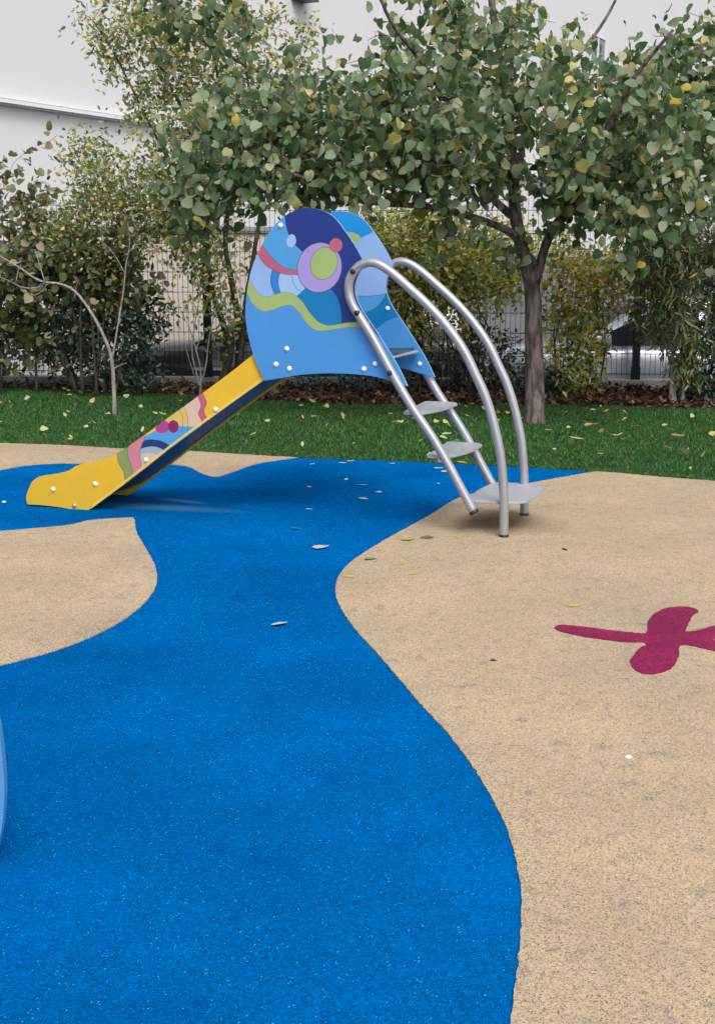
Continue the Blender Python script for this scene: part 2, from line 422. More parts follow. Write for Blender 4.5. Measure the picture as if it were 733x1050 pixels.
LF, LB = gp(lawn_front), gp(lawn_back)
sheet('lawn', LF + LB, 'lawn_soil', -0.006)
FENCE_L, FENCE_R = Vector((-6.0, 13.75)), Vector((6.2, 12.95))      # fence line, a little nearer on the right
sheet('planting_bed', LB[::-1] + [(6.4, 12.85), (-6.2, 13.68)][0:2], 'mulch', -0.012)
rub = [(-6.5, -3.0), (6.5, -3.0), (6.5, LF[-1][1])] + LF[::-1] + [(-6.5, LF[0][1])]
sheet('blue_rubber_surface', rub, 'blue_rubber', 0.004, thick=0.03)
s1 = gp([(0, 483), (22, 479), (45, 476.6), (70, 476), (95, 476.5), (130, 476), (150, 475.8), (172, 476.7), (193, 479.5), (206.5, 486.2), (221.8, 489.7), (240, 484.5), (266, 475.8), (306, 469.9)])
s1pre = gp([(-320, 520), (-160, 506), (-60, 494), (0, 483)])
lf_left = [p for p in LF if p[0] < s1[-1][0] - 0.02]
sheet('sand_rubber_surface', s1pre[:-1] + s1 + lf_left[::-1], 'sand_rubber', 0.008, thick=0.0038, ragged=.0011)
s2 = gp([(-330, 560), (-160, 556), (-60, 550), (0, 546), (67, 540.2), (92, 534.9), (130, 532.2), (137.5, 532.2)]) + gp([(138, 534), (139.5, 545), (143, 553), (152, 568), (160, 585), (160, 602), (150, 618), (130, 635), (100, 652), (60, 668), (25, 678), (0, 684), (-80, 698), (-330, 720)])
sheet('sand_rubber_surface', s2, 'sand_rubber', 0.008, thick=0.0038, ragged=.0011)
s3 = gp([(612, 484.3), (590, 488), (560, 493.3), (530, 499), (498, 505), (469.5, 512), (440, 530), (420, 541), (400, 552), (380, 564), (362, 576), (350, 588), (344.5, 600), (344.5, 613), (351, 628), (365, 648), (385, 670), (405, 693), (430, 723), (455, 750), (475, 775), (495, 805), (510, 832), (522, 860), (530, 890), (534, 920), (534, 950), (531, 990), (527, 1020), (522, 1055), (508, 1110), (470, 1200), (420, 1300)])
lf_right = [p for p in LF if p[0] > s3[0][0] + 0.02]
sheet('sand_rubber_surface', s3 + [(s3[-1][0], 0.2), (6.4, 0.2), (6.4, LF[-1][1] - .02)] + lf_right[::-1], 'sand_rubber', 0.008, thick=0.0038, ragged=.0011)
def q2(pts, ox, oy, k): return [(ox + x / k, oy + y / k) for x, y in pts]
dfly = gp(q2([(105, 216), (120, 206), (150, 204), (230, 212), (330, 226), (420, 235), (464, 238)], 540, 590, 3.798))[:] + gp(q2([(470, 225), (472, 195), (490, 165), (530, 142), (580, 133), (630, 133), (660, 142), (666, 152), (650, 163), (636, 185), (622, 212), (618, 230)], 540, 590, 3.798)) + \
    gp(q2([(640, 230), (680, 222), (733, 206), (790, 188), (830, 188), (850, 208), (820, 236), (770, 252), (722, 260)], 540, 590, 3.798)) + \
    gp(q2([(733, 266), (790, 272), (850, 282), (875, 305), (840, 324), (780, 320), (733, 306), (680, 294), (625, 282), (600, 284)], 540, 590, 3.798)) + \
    gp(q2([(590, 292), (592, 320), (575, 360), (540, 385), (480, 397), (430, 385), (403, 353), (415, 325), (440, 297), (466, 280)], 540, 590, 3.798)) + \
    gp(q2([(455, 272), (380, 270), (280, 258), (200, 245), (130, 228), (107, 218)], 540, 590, 3.798))
props(sheet('dragonfly_marking', dfly, 'magenta_rubber', 0.0112, kind='structure', thick=.003, ragged=.0014), 'magenta dragonfly shape inlaid in the beige rubber surface')
sheet('road', [(-60, 13.9), (60, 13.9), (60, 30), (-60, 30)], 'asphalt', ROAD_Z + 0.006)

# ------------------------------------------------------------------ grass, leaf litter
rng = np.random.default_rng(7)
def pts_in(poly, n, bounds):
    x0, x1, y0, y1 = bounds; P = np.array(poly); out = []
    got = 0
    while got < n:
        q = np.column_stack((rng.uniform(x0, x1, n), rng.uniform(y0, y1, n)))
        c = np.zeros(len(q), bool); j = len(P) - 1
        for i in range(len(P)):
            xi, yi = P[i]; xj, yj = P[j]
            cond = ((yi > q[:, 1]) != (yj > q[:, 1])) & (q[:, 0] < (xj - xi) * (q[:, 1] - yi) / (yj - yi + 1e-12) + xi)
            c ^= cond; j = i
        out.append(q[c]); got += c.sum()
    return np.concatenate(out)[:n]
LAWN = LF + LB
NB = 130000
gpos = pts_in(LAWN, NB, (-4.6, 5.0, 7.0, 14.2))
ang = rng.uniform(0, 2 * np.pi, NB); hgt = rng.uniform(0.022, 0.055, NB) * (0.85 + 0.35 * np.sin(gpos[:, 0] * 2.1 + gpos[:, 1]) * np.cos(gpos[:, 1] * 1.7 - gpos[:, 0] * .6)); wid = rng.uniform(0.002, 0.0038, NB)
thin = np.sin(gpos[:, 0] * 3.3 + 1.7 * np.sin(gpos[:, 1] * 2.3)) * np.sin(gpos[:, 1] * 2.9 + 1.3 * np.sin(gpos[:, 0] * 1.9)); hgt = np.where((thin > .78) & (rng.uniform(0, 1, NB) < .6), .006, hgt)
bend = rng.uniform(0.2, 0.9, NB) * hgt; bd = rng.uniform(0, 2 * np.pi, NB)
sx, sy = np.cos(ang) * wid, np.sin(ang) * wid; bx, by = np.cos(bd) * bend, np.sin(bd) * bend
ne = 7000; ei = rng.integers(0, len(LF) - 1, ne); et = rng.uniform(0, 1, ne); LFa = np.array(LF)
gpos[:ne] = LFa[ei] * (1 - et)[:, None] + LFa[ei + 1] * et[:, None] + np.column_stack((rng.normal(0, .01, ne), np.abs(rng.normal(0, .02, ne)) - .012))
V = np.zeros((NB, 5, 3))
for k, (t, ws) in enumerate(((0, -1), (0, 1), (0.55, -0.8), (0.55, 0.8), (1, 0))):
    V[:, k, 0] = gpos[:, 0] + sx * ws + bx * t * t; V[:, k, 1] = gpos[:, 1] + sy * ws + by * t * t; V[:, k, 2] = -0.008 + hgt * t * (1 - 0.25 * t)
base = (np.arange(NB) * 5)[:, None]
Ft = np.concatenate([base + np.array([[0, 1, 3]]), base + np.array([[0, 3, 2]]), base + np.array([[2, 3, 4]])], 1).ravel()
props(from_np('grass', V.reshape(-1, 3), Ft, 3, 'grass_blade'), 'short green lawn grass behind the rubber surface', kind='stuff')

LEAF = {}
LEAF['heart'] = (np.array([(0, 0, 0), (-.24, -.08, .03), (-.47, .12, .09), (-.50, .45, .11), (-.27, .80, .05), (0, 1.0, -.07), (.27, .80, .05), (.50, .45, .11), (.47, .12, .09), (.24, -.08, .03), (0, .30, 0), (0, .62, -.02)], float),
                 [(0, 1, 2, 10), (10, 2, 3, 11), (11, 3, 4, 5), (11, 5, 6, 7), (10, 11, 7, 8), (0, 10, 8, 9)])
LEAF['oval'] = (np.array([(0, 0, 0), (-.26, .38, .06), (-.18, .75, .04), (0, 1.0, -.04), (.18, .75, .04), (.26, .38, .06)], float), [(0, 1, 2, 3), (0, 3, 4, 5)])
LEAF['narrow'] = (np.array([(0, 0, 0), (-.11, .35, .03), (-.08, .75, .0), (0, 1.0, -.12), (.08, .75, .0), (.11, .35, .03)], float), [(0, 1, 2, 3), (0, 3, 4, 5)])
def leaves(name, pos, axis, size, kind, m, parent=None, rg=rng, curl=0.25, upbias=0.5):
    """every leaf a small folded blade of its own size and tilt"""
    T, F = LEAF[kind]; n = len(pos); pos = np.asarray(pos); axis = np.asarray(axis)
    axis = axis / (np.linalg.norm(axis, axis=1, keepdims=True) + 1e-9)
    nr = rg.normal(0, 1, (n, 3)); nr[:, 2] = np.abs(nr[:, 2]) * (1 + upbias)
    nr -= axis * (nr * axis).sum(1, keepdims=True); nr /= np.linalg.norm(nr, axis=1, keepdims=True) + 1e-9
    sd_ = np.cross(axis, nr); size = np.asarray(size)
    cv = rg.normal(0, curl, n); wv = rg.uniform(0.8, 1.15, n)
    V = np.zeros((n, len(T), 3))
    for k, (a, b, c) in enumerate(T):
        V[:, k] = pos + size[:, None] * (sd_ * (a * wv)[:, None] + axis * b + nr * (c + cv * b * b)[:, None])
    b0 = (np.arange(n) * len(T))[:, None]
    Fl = np.concatenate([b0 + np.array([f]) for f in F], 1).ravel()
    return from_np(name, V.reshape(-1, 3), Fl, 4, m, parent)
bedpoly = LB[::-1] + [(6.4, 12.85), (-6.2, 13.68)]
NL = 9000
lp = pts_in(bedpoly, NL, (-5.5, 5.5, 11, 13.7))
edge = pts_in(LAWN, 260, (-4.6, 5, 10.6, 13.4))
lp3 = np.column_stack((lp, rng.uniform(-0.01, 0.05, NL)))
ax = rng.normal(0, 1, (NL, 3)); ax[:, 2] *= 0.35
props(leaves('leaf_litter', lp3, ax, rng.uniform(0.035, 0.085, NL), 'oval', 'leaf_litter', upbias=2), 'brown fallen leaves covering the planting bed along the fence', kind='stuff')
# ------------------------------------------------------------------ buildings, boundary walls
FD = Vector((0.519, 1, 0)).normalized(); FN = Vector((FD.y, -FD.x, 0))          # facade runs away to the right
F0 = Vector((-0.2715 * 17, 17, 0))
MF = Matrix((( FD.x, -FN.x, 0, F0.x), (FD.y, -FN.y, 0, F0.y), (0, 0, 1, ROAD_Z), (0, 0, 0, 1)))   # x along facade, y into the building
def fz(v, y): return D(0, v, y).z - ROAD_Z
bld = thing('building', F0 + Vector((0, 0, ROAD_Z)), 'tall white rendered building behind the trees with a projecting ledge', 'building')
def bld_part(name, fn, m):
    bm = bmesh.new(); fn(bm); return from_bm(name, bm, m, bld)
zl = fz(102, 17.0)
def f_up(bm): box(bm, -3.6, 60, 0, 9, zl + 0.06, 13.5, 0, MF)
def f_lo(bm): box(bm, -3.6, 60, 0.02, 9, 0, zl + 0.06, 0, MF)
bld_part('upper_wall', f_up, 'white_render'); bld_part('lower_wall', f_lo, 'white_render')
def f_led(bm):
    box(bm, -3.6, 60, -0.11, 0.01, zl - 0.012, zl + 0.03, 0, MF); box(bm, -3.6, 60, -0.05, 0.015, zl - 0.03, zl - 0.0125, 0, MF)
bld_part('ledge', f_led, 'white_trim')
for jt in (3.6, 5.3, 11):
    bld_part('wall_joint', lambda bm: box(bm, jt, jt + 0.02, -0.006, 0.005, zl + 0.07, 13.4, 0, MF), 'white_trim')
for t, wy_ in ((24.0, 38.8), (34.1, 47.8)):
    wz = fz(66, wy_); bm = bmesh.new(); box(bm, t, t + 1.3, -0.02, 0.02, wz, wz + .75, 0, MF)
    w = from_bm('window', bm, 'window_grey', bld)
    bm = bmesh.new()
    for a, b_, c_, d_ in ((t - .06, t, wz - .06, wz + .81), (t + 1.3, t + 1.36, wz - .06, wz + .81), (t, t + 1.3, wz + .75, wz + .81), (t, t + 1.3, wz - .06, wz), (t + .62, t + .68, wz, wz + .75)):
        box(bm, a, b_, -0.05, -0.021, c_, d_, 0, MF)
    me = bpy.data.meshes.new('frame'); bm.to_mesh(me); bm.free(); setmats(me, ['white_trim'])
    fr = bpy.data.objects.new('frame', me); COL.objects.link(fr); fr.parent = w
def f_v(bm):
    vz = fz(2, 24.0); box(bm, 7.55, 8.0, -0.30, -0.004, vz, vz + .06, 0, MF); box(bm, 7.6, 7.95, -0.28, -0.004, vz + .06, vz + .5, 0, MF)
bld_part('vent_hood', f_v, 'dark_metal')
def wall_thing(name, x0, x1, y0, y1, z0, z1, m, label, coping=None):
    t = thing(name, ((x0 + x1) / 2, y0, z0), label, 'wall')
    bm = bmesh.new(); box(bm, x0, x1, y0, y1, z0, z1); from_bm('wall_face', bm, m, t)
    if coping:
        bm = bmesh.new(); box(bm, x0 - .03, x1 + .03, y0 - .04, y1 + .04, z1, z1 + .07); from_bm('coping', bm, coping, t)
    return t
wall_thing('boundary_wall', -3.9, -0.9, 16.5, 16.72, ROAD_Z, 1.58, 'cream_render', 'cream rendered wall behind the dark grey car', 'concrete')
wall_thing('boundary_wall', -0.7, 9.0, 16.9, 17.15, ROAD_Z, 1.25, 'grey_render', 'low grey wall behind the silver car', 'concrete')

# ------------------------------------------------------------------ fence on its kerb
fd = (FENCE_R - FENCE_L); flen = fd.length; fd.normalize(); fnv = Vector((-fd.y, fd.x))
def FP(t, z, o=0.0): return Vector((FENCE_L.x + fd.x * t + fnv.x * o, FENCE_L.y + fd.y * t + fnv.y * o, z))
MFN = Matrix(((fd.x, fnv.x, 0, FENCE_L.x), (fd.y, fnv.y, 0, FENCE_L.y), (0, 0, 1, 0), (0, 0, 0, 1)))
kerb = thing('fence_kerb', FP(flen / 2, 0), 'low concrete kerb wall under the green mesh fence', 'kerb wall')
bm = bmesh.new(); box(bm, 0, flen, -0.10, 0.10, ROAD_Z, 0.085, 0, MFN); from_bm('kerb_block', bm, 'concrete', kerb)
fence = thing('mesh_fence', FP(flen / 2, 0), 'dark green welded wire mesh fence along the planting bed', 'fence')
FH = 1.83
def fence_t(u):        # where the sight line through pixel column u meets the fence
    a = (u - CX) / FPX
    return (a * FENCE_L.y - FENCE_L.x) / (fd.x - a * fd.y)
t1, t2 = fence_t(214), fence_t(651); step_ = (t2 - t1) / 2
posts = [t1 + step_ * k for k in range(-2, 5) if -0.01 < t1 + step_ * k < flen]
for t in posts:
    bm = bmesh.new(); box(bm, t - .032, t + .032, -.032, .032, 0.085, FH + 0.08, 0, MFN); box(bm, t - .041, t + .041, -.041, .041, 0.0855, 0.21, 0, MFN)
    from_bm('post', bm, 'fence_green', fence)
for a, b_ in zip(posts, posts[1:]):
    bm = bmesh.new(); n = int((b_ - a - .08) / 0.05); w = (b_ - a - .08) / n
    for k in range(n + 1):
        x = a + .04 + w * k; box(bm, x - .0021, x + .0021, -.0021, .0021, 0.12, FH + 0.02, 0, MFN)
    z = 0.14; 
    while z < FH:
        for o in (-.0075, .0075): box(bm, a + .03, b_ - .03, o - .0025, o + .0025, z - .003, z + .003, 0, MFN)
        z += 0.2
    from_bm('wire_panel', bm, 'fence_green', fence)

# ------------------------------------------------------------------ cars on the road behind the fence
def car(loc, heading, paintm, label, L=4.2, W=1.74, H=1.47, estate=False):
    t = thing('parked_car', loc, label, 'car', 'cars parked behind the fence')
    M = Matrix.Translation(loc) @ Matrix.Rotation(heading, 4, 'Z')
    # side view of body: x forward negative (nose at x=0), belt line
    prof = [(0.02, .42, .62), (0.10, .34, .74), (0.45, .30, .90), (1.0, .28, .955), (1.35, .26, .98), (2.2, .25, .985), (3.2, .26, 1.0), (L - .35, .30, 1.02), (L - .08, .36, .96), (L - .01, .44, .72)]
    pr = smooth_pts([Vector((x, a, b)) for x, a, b in prof], False, 4)
    bm = bmesh.new(); rings = []
    for i, q in enumerate(pr):
        x, z0, z1 = q.x, q.y, q.z; e = min(1, 0.80 + 0.35 * min(x, L - x) / 0.5) ; w = W / 2 * min(1.0, e)
        zm = z0 + (z1 - z0) * .62
        sec = [(-w * .94, z0), (-w * 1.0, z0 + .10), (-w * 1.01, zm), (-w * .975, z1 - .07), (-w * .90, z1), (0, z1 + .02), (w * .90, z1), (w * .975, z1 - .07), (w * 1.01, zm), (w, z0 + .10), (w * .94, z0)]
        rings.append([bm.verts.new(M @ Vector((x, y, z))) for y, z in sec])
    for a, b in zip(rings, rings[1:]):
        for k in range(len(a)): bm.faces.new((a[k], a[(k + 1) % len(a)], b[(k + 1) % len(a)], b[k]))
    bm.faces.new(rings[0]); bm.faces.new(rings[-1][::-1])
    bmesh.ops.recalc_face_normals(bm, faces=bm.faces)
    body = from_bm('body', bm, paintm, t, True)
    # roof and pillars: lofted greenhouse
    top = [(0.95, .93), (1.5, 1.22), (1.95, 1.40), (2.4, H - .01), (2.9, H), (L - .75, H - .06), (L - .35, 1.18), (L - .18, 1.01)] if not estate else \
          [(0.98, .94), (1.45, 1.20), (1.85, 1.38), (2.3, H), (3.0, H), (L - .35, H - .05), (L - .20, 1.25), (L - .10, 1.01)]
    tp = smooth_pts([Vector((x, z, 0)) for x, z in top], False, 4)
    bm = bmesh.new(); rings = []
    for q in tp:
        x, z = q.x, q.y; k = max(0, (z - .95) / (H - .95)); w0 = W / 2 * .93; w1 = W / 2 * (.93 - .17 * k)
        sec = [(-w0, .95), (-(w1 + .02), z - .06 * k), (-w1 * .93, z), (0, z + .015), (w1 * .93, z), (w1 + .02, z - .06 * k), (w0, .95)]
        rings.append([bm.verts.new(M @ Vector((x, y, max(zz, .95)))) for y, zz in sec])
    for a, b in zip(rings, rings[1:]):
        for k in range(len(a) - 1): bm.faces.new((a[k], a[k + 1], b[k + 1], b[k]))
    bmesh.ops.recalc_face_normals(bm, faces=bm.faces)
    from_bm('roof', bm, paintm, t, True)
    def wy(z): return W / 2 * (.93 - .17 * max(0, (z - .95) / (H - .95))) + .034
    def winpoly(pts, nm='window'):
        for sgn in (-1, 1):
            bm = bmesh.new(); a = [bm.verts.new(M @ Vector((x, sgn * wy(z), z))) for x, z in pts]; b = [bm.verts.new(M @ Vector((x, sgn * (wy(z) - .045), z))) for x, z in pts]
            bm.faces.new(a); n = len(a)
            for i in range(n): bm.faces.new((a[i], a[(i + 1) % n], b[(i + 1) % n], b[i]))
            bmesh.ops.recalc_face_normals(bm, faces=bm.faces); from_bm(nm, bm, 'dark_glass', t)
    winpoly([(1.22, 1.0), (1.40, 1.10), (1.76, 1.27), (2.02, 1.355), (2.32, 1.39), (2.36, 1.0)]); winpoly([(2.44, 1.0), (2.42, 1.395), (2.8, 1.405), (L - .98, 1.36), (L - .78, 1.02)])
    for nm, xa, xb in (('windscreen', 1.06, 1.93), ('rear_window', L - .66, L - .19)):
        bm = bmesh.new(); prev = None
        for q in tp:
            if xa <= q.x <= xb:
                k = max(0, (q.y - .95) / (H - .95)); w1 = W / 2 * (.93 - .17 * k) * .9
                row = [bm.verts.new(M @ Vector((q.x, yy, q.y + .007 + (.015 if yy == 0 else 0)))) for yy in (-w1, 0, w1)]
                if prev:
                    for j in range(2): bm.faces.new((prev[j], prev[j + 1], row[j + 1], row[j]))
                prev = row
        from_bm(nm, bm, 'dark_glass', t, True)
    for x in (.82, L - .85):
        for sgn in (-1, 1):
            bm = bmesh.new(); c = Vector((x, sgn * (W / 2 - .09), .31)); prev = None; seg = 24
            for (r, o) in ((.20, .09), (.29, .10), (.31, .06), (.31, -.10)):
                ring = [bm.verts.new(M @ (c + Vector((math.cos(2 * math.pi * k / seg) * r, sgn * o, math.sin(2 * math.pi * k / seg) * r)))) for k in range(seg)]
                if prev:
                    for k in range(seg): bm.faces.new((prev[k], prev[(k + 1) % seg], ring[(k + 1) % seg], ring[k]))
                prev = ring
            w = from_bm('wheel', bm, 'tyre', t)
            bm = bmesh.new(); hub = bm.verts.new(M @ (c + Vector((0, sgn * .10, 0)))); seg = 20
            ring = [bm.verts.new(M @ (c + Vector((math.cos(2 * math.pi * k / seg) * (.205 if k % 4 < 2 else .195), sgn * .088, math.sin(2 * math.pi * k / seg) * .205)))) for k in range(seg)]
            for k in range(seg): bm.faces.new((ring[k], ring[(k + 1) % seg], hub))
            me = bpy.data.meshes.new('rim'); bm.to_mesh(me); bm.free(); setmats(me, ['rim_alloy']); o = bpy.data.objects.new('rim', me); COL.objects.link(o); o.parent = w
    for sgn in (-1, 1):
        for hx in (2.05, 3.0):
            bm = bmesh.new(); box(bm, hx, hx + .2, sgn * W / 2 * 1.01 - .012, sgn * W / 2 * 1.01 + .022, .84, .868, 0, M); from_bm('door_handle', bm, 'chrome_strip' if 'silver' in label else paintm, t)
        bm = bmesh.new(); box(bm, 1.0, L - .95, sgn * W / 2 - .01, sgn * W / 2 + .016, .68, .71, 0, M); from_bm('side_strip', bm, 'chrome_strip' if estate else paintm, t)
        bm = bmesh.new(); dome(bm, M @ Vector((1.42, sgn * .90, 1.03)), M.to_3x3() @ Vector((-1, 0, 0)), .085, .11); dome(bm, M @ Vector((1.42, sgn * .90, 1.03)), M.to_3x3() @ Vector((1, 0, 0)), .085, .02); from_bm('mirror', bm, paintm, t, True)
        bm = bmesh.new(); dome(bm, M @ Vector((.16, sgn * .58, .68)), M.to_3x3() @ Vector((-1, sgn * .3, .3)), .13, .06); from_bm('headlight', bm, 'lamp_clear', t, True)
    return t
car(Vector((-2.72, 14.9, ROAD_Z + .006)), R(-1.5), 'paint_graphite', 'dark grey parked car with a pale side strip behind the fence', L=4.1, estate=True)
car(Vector((1.14, 14.25, ROAD_Z + .006)), R(-2.0), 'paint_silver', 'silver parked car behind the fence and the golden shrub', L=4.15, H=1.5)

# ------------------------------------------------------------------ toddler slide
slide = thing('toddler_slide', SL_O, 'blue and yellow toddler slide with steel handrails and grey steps', 'slide')
PW, POFF, PT = 0.55, 0.024, 0.018             # rail spacing, panel set in from rails, panel thickness
c4 = lambda p: (240 + p[0] / 6.108, 200 + p[1] / 6.108)
c6 = lambda p: (240 + p[0] / 6.108, 290 + p[1] / 6.108)
c5 = lambda p: (300 + p[0] / 6.108, 200 + p[1] / 6.108)
c1 = lambda p: (340 + p[0] / 6.108, 250 + p[1] / 6.108)
c8 = lambda p: (110 + p[0] / 6.108, 380 + p[1] / 6.108)
def sm2(pts, n=5, closed=False): return [(v.x, v.y) for v in smooth_pts([Vector((p[0], p[1], 0)) for p in pts], closed, n)]
def plane_mesh(name, outline, regions, mats, off_front, off_back, art_on='front', parent=None, edge_mi=1):
    """a board: outline in (along, height); regions coloured into its show face"""
    V, F = cdt_faces(outline, regions); bm = bmesh.new()
    of, ob = (off_front, off_back)
    fv = [bm.verts.new(SP(v.x, of, v.y)) for v in V]
    for f, mi in F:
        try: bm.faces.new([fv[i] for i in f]).material_index = mi
        except ValueError: pass
    V2, F2 = cdt_faces(outline, [])
    bv = [bm.verts.new(SP(v.x, ob, v.y)) for v in V2]
    for f, mi in F2:
        try: bm.faces.new([bv[i] for i in f]).material_index = 0
        except ValueError: pass
    n = len(outline); ef = 0.0015 * (1 if ob > of else -1)
    a = [bm.verts.new(SP(p[0], of, p[1])) for p in outline]; b = [bm.verts.new(SP(p[0], ob, p[1])) for p in outline]
    for i in range(n): bm.faces.new((a[i], a[(i + 1) % n], b[(i + 1) % n], b[i])).material_index = edge_mi
    bmesh.ops.remove_doubles(bm, verts=bm.verts, dist=1e-6)
    for v in list(bm.verts):
        if not v.link_faces: bm.verts.remove(v)
    bmesh.ops.recalc_face_normals(bm, faces=bm.faces)
    return from_bm(name, bm, mats, parent)
PMATS = ['panel_blue', 'panel_edge', 'panel_navy', 'panel_sky', 'panel_red', 'panel_lavender', 'panel_mid', 'panel_pale', 'panel_teal', 'panel_green', 'panel_lilac', 'panel_line', 'panel_cyan']
PI_ = {n: i for i, n in enumerate(PMATS)}
left = [(271.1, 390.2), (265, 377), (259.3, 362.9), (253.9, 340.8), (251.6, 324), (252, 311), (253.3, 298), (258, 275), (264.6, 258.9), (270.5, 247), (279.3, 233.2), (290.8, 222), (303.9, 215), (314, 212.8), (325.1, 213.9), (336.6, 218.3), (345, 225.2), (352, 234.5), (359, 244.3), (368, 259), (373, 270)]
notch = [(373, 272), (368, 279), (364.5, 288), (363.5, 296), (365.3, 306), (370, 316), (377, 327), (391, 348), (407.5, 375), (417.5, 395.8)]
bottom = [(417.5, 395.8), (403, 391.6), (385.8, 386.3), (364.8, 383.6), (340, 382.6), (318.6, 383.3), (302.2, 385), (287.5, 387.6), (271.1, 390.2)]
OUT_PX = sm2(left)[:-1] + sm2(notch)[:-1] + sm2(bottom)[:-1]
offn = POFF
def T(pts, off=offn): return [S(u, v, off) for u, v in pts]
NEAR = T(OUT_PX)
cen = (sum(p[0] for p in NEAR) / len(NEAR), sum(p[1] for p in NEAR) / len(NEAR))
gtop = sm2([c4((70, 470)), c4((100, 530)), c4((140, 600)), c4((190, 638)), c4((260, 620)), c4((320, 607)), c4((380, 625)), c4((430, 670)), c4((470, 730)), c6((520, 237)), c6((570, 262)), c6((620, 264)), c6((700, 250)), c1((180, 488)), c1((240, 486))])
gbot = sm2([c4((55, 540)), c4((80, 605)), c4((115, 680)), c4((180, 725)), c4((240, 718)), c4((310, 692)), c4((360, 692)), c4((410, 735)), c6((450, 245)), c6((500, 290)), c6((560, 300)), c6((640, 286)), c6((733, 273)), c1((110, 522)), c1((230, 524))])
redtop = sm2([c4((140, 270)), c4((180, 317)), c4((230, 382)), c4((310, 450)), c4((400, 470)), c4((440, 472))])
redbot = sm2([c4((120, 310)), c4((150, 370)), c4((190, 430)), c4((260, 475)), c4((340, 497)), c4((440, 502))])
navl = sm2([c4((300, 60)), c4((315, 125)), c4((325, 190)), c4((345, 255)), c4((385, 312)), c4((435, 360)), c4((480, 400))])
tealr = sm2([c4((600, 583)), c4((640, 632)), c4((662, 690)), c4((672, 745)), c6((672, 255)), c6((660, 290))])
bandl = sm2([c4((250, 440)), c4((236, 480)), c4((228, 535)), c4((238, 580)), c4((254, 632))])
bandr = sm2([c4((295, 470)), c4((280, 510)), c4((277, 550)), c4((285, 590)), c4((300, 625))])
def ell(cx, cy, rx, ry, rot=0, n=44): return [(cx + rx * math.cos(a) * math.cos(rot) - ry * math.sin(a) * math.sin(rot), cy + rx * math.cos(a) * math.sin(rot) + ry * math.sin(a) * math.cos(rot)) for a in (2 * math.pi * k / n for k in range(n))]
far_r = (470, 200)
regs = [
    (navl[:-1] + [c4((440, 420)), c4((560, 600)), (325, 345), (480, 345), (480, 200)], 'panel_navy'),
    ([(200, 180)] + [(300 - 10, 200)] + navl[:-1] + [c4((480, 480))] + redtop[::-1], 'panel_sky'),
    (redtop + redbot[::-1], 'panel_red'),
    (redbot + [c4((440, 660))] + gtop[: int(len(gtop) * .45)][::-1] , 'panel_lavender'),
    (bandr + [c4((390, 640)), c4((440, 600)), c4((450, 500)), c4((330, 480))], 'panel_pale'),
    (bandl + bandr[::-1], 'panel_mid'),
    (redtop + redbot[::-1], 'panel_red'),
    (sm2([c4((340, 680)), c4((390, 632)), c4((420, 606)), c4((470, 560))])+ [c4((600, 583))] + tealr + [c6((560, 300)), c6((440, 240))], 'panel_teal'),
    (gtop + gbot[::-1], 'panel_green'),
    (ell(*c4((535, 452)), 137 / 6.108, 155 / 6.108, R(12)), 'panel_lilac'),
    (ell(*c4((563, 425)), 83 / 6.108, 103 / 6.108, R(18)), 'panel_green'),
    (ell(*c4((637, 312)), 41 / 6.108, 43 / 6.108), 'panel_red'),
    (ell(*c4((358, 285)), 30 / 6.108, 42 / 6.108, R(8)), 'panel_pale'),
]
# everything under the green stripe is the plain blue board again
plain = gbot + [(480, 420), (240, 420)]
regs.insert(8, (plain, 'panel_blue'))
lines = [gtop, gbot, redtop[4:-4], redbot[4:-4], bandl[2:-3], bandr[2:-3], sm2([c4((362, 505)), c4((380, 570)), c4((420, 606))])]
LW = 0.0011
NR = [(T(p), PI_[m]) for p, m in regs]
for r in ((535, 452, 137, 155, 12), (563, 425, 83, 103, 18), (637, 312, 41, 43, 0), (358, 285, 30, 42, 8)):
    e = T(ell(*c4(r[:2]), r[2] / 6.108, r[3] / 6.108, R(r[4]))); k = len(NR)
LN = [(ribbon(T(l), LW), PI_['panel_line']) for l in lines]
NR = NR[:9] + LN + NR[9:]
def ringpair(r):
    e = T(ell(*c4(r[:2]), r[2] / 6.108, r[3] / 6.108, R(r[4]))); m = (sum(p[0] for p in e) / len(e), sum(p[1] for p in e) / len(e))
    return [(m[0] + (p[0] - m[0]) * (1 + LW * 1.6 / 0.06), m[1] + (p[1] - m[1]) * (1 + LW * 1.6 / 0.06)) for p in e]
out_rings = []
for r in ((535, 452, 137, 155, 12), (563, 425, 83, 103, 18), (637, 312, 41, 43, 0), (358, 285, 30, 42, 8)):
    out_rings.append((ringpair(r), PI_['panel_line']))
tail = NR[-4:]
NR = NR[:-4] + [x for pair in zip(out_rings, tail) for x in pair]
near_panel = plane_mesh('side_panel', NEAR, NR, PMATS, offn, offn + PT, parent=slide)
near_panel['label'] = 'near blue side panel with curved inlaid colour shapes'
offi = PW - POFF - PT                      # inner face of the far panel
TI = lambda pts: T(pts, offi)
fa = [c5((200, 60)), c5((500, 60)), c5((640, 180)), c5((500, 232)), c5((430, 265)), c5((395, 292)), c5((300, 300))]
fb = sm2([c1((120, 322)), c1((200, 326)), c1((270, 322)), c1((345, 312))])
fc = sm2([c1((180, 428)), c1((235, 420)), c1((285, 392)), c1((315, 358)), c1((345, 300))])
fdl = sm2([c1((240, 560)), c1((290, 522)), c1((340, 485)), c1((400, 458)), c1((460, 445))])
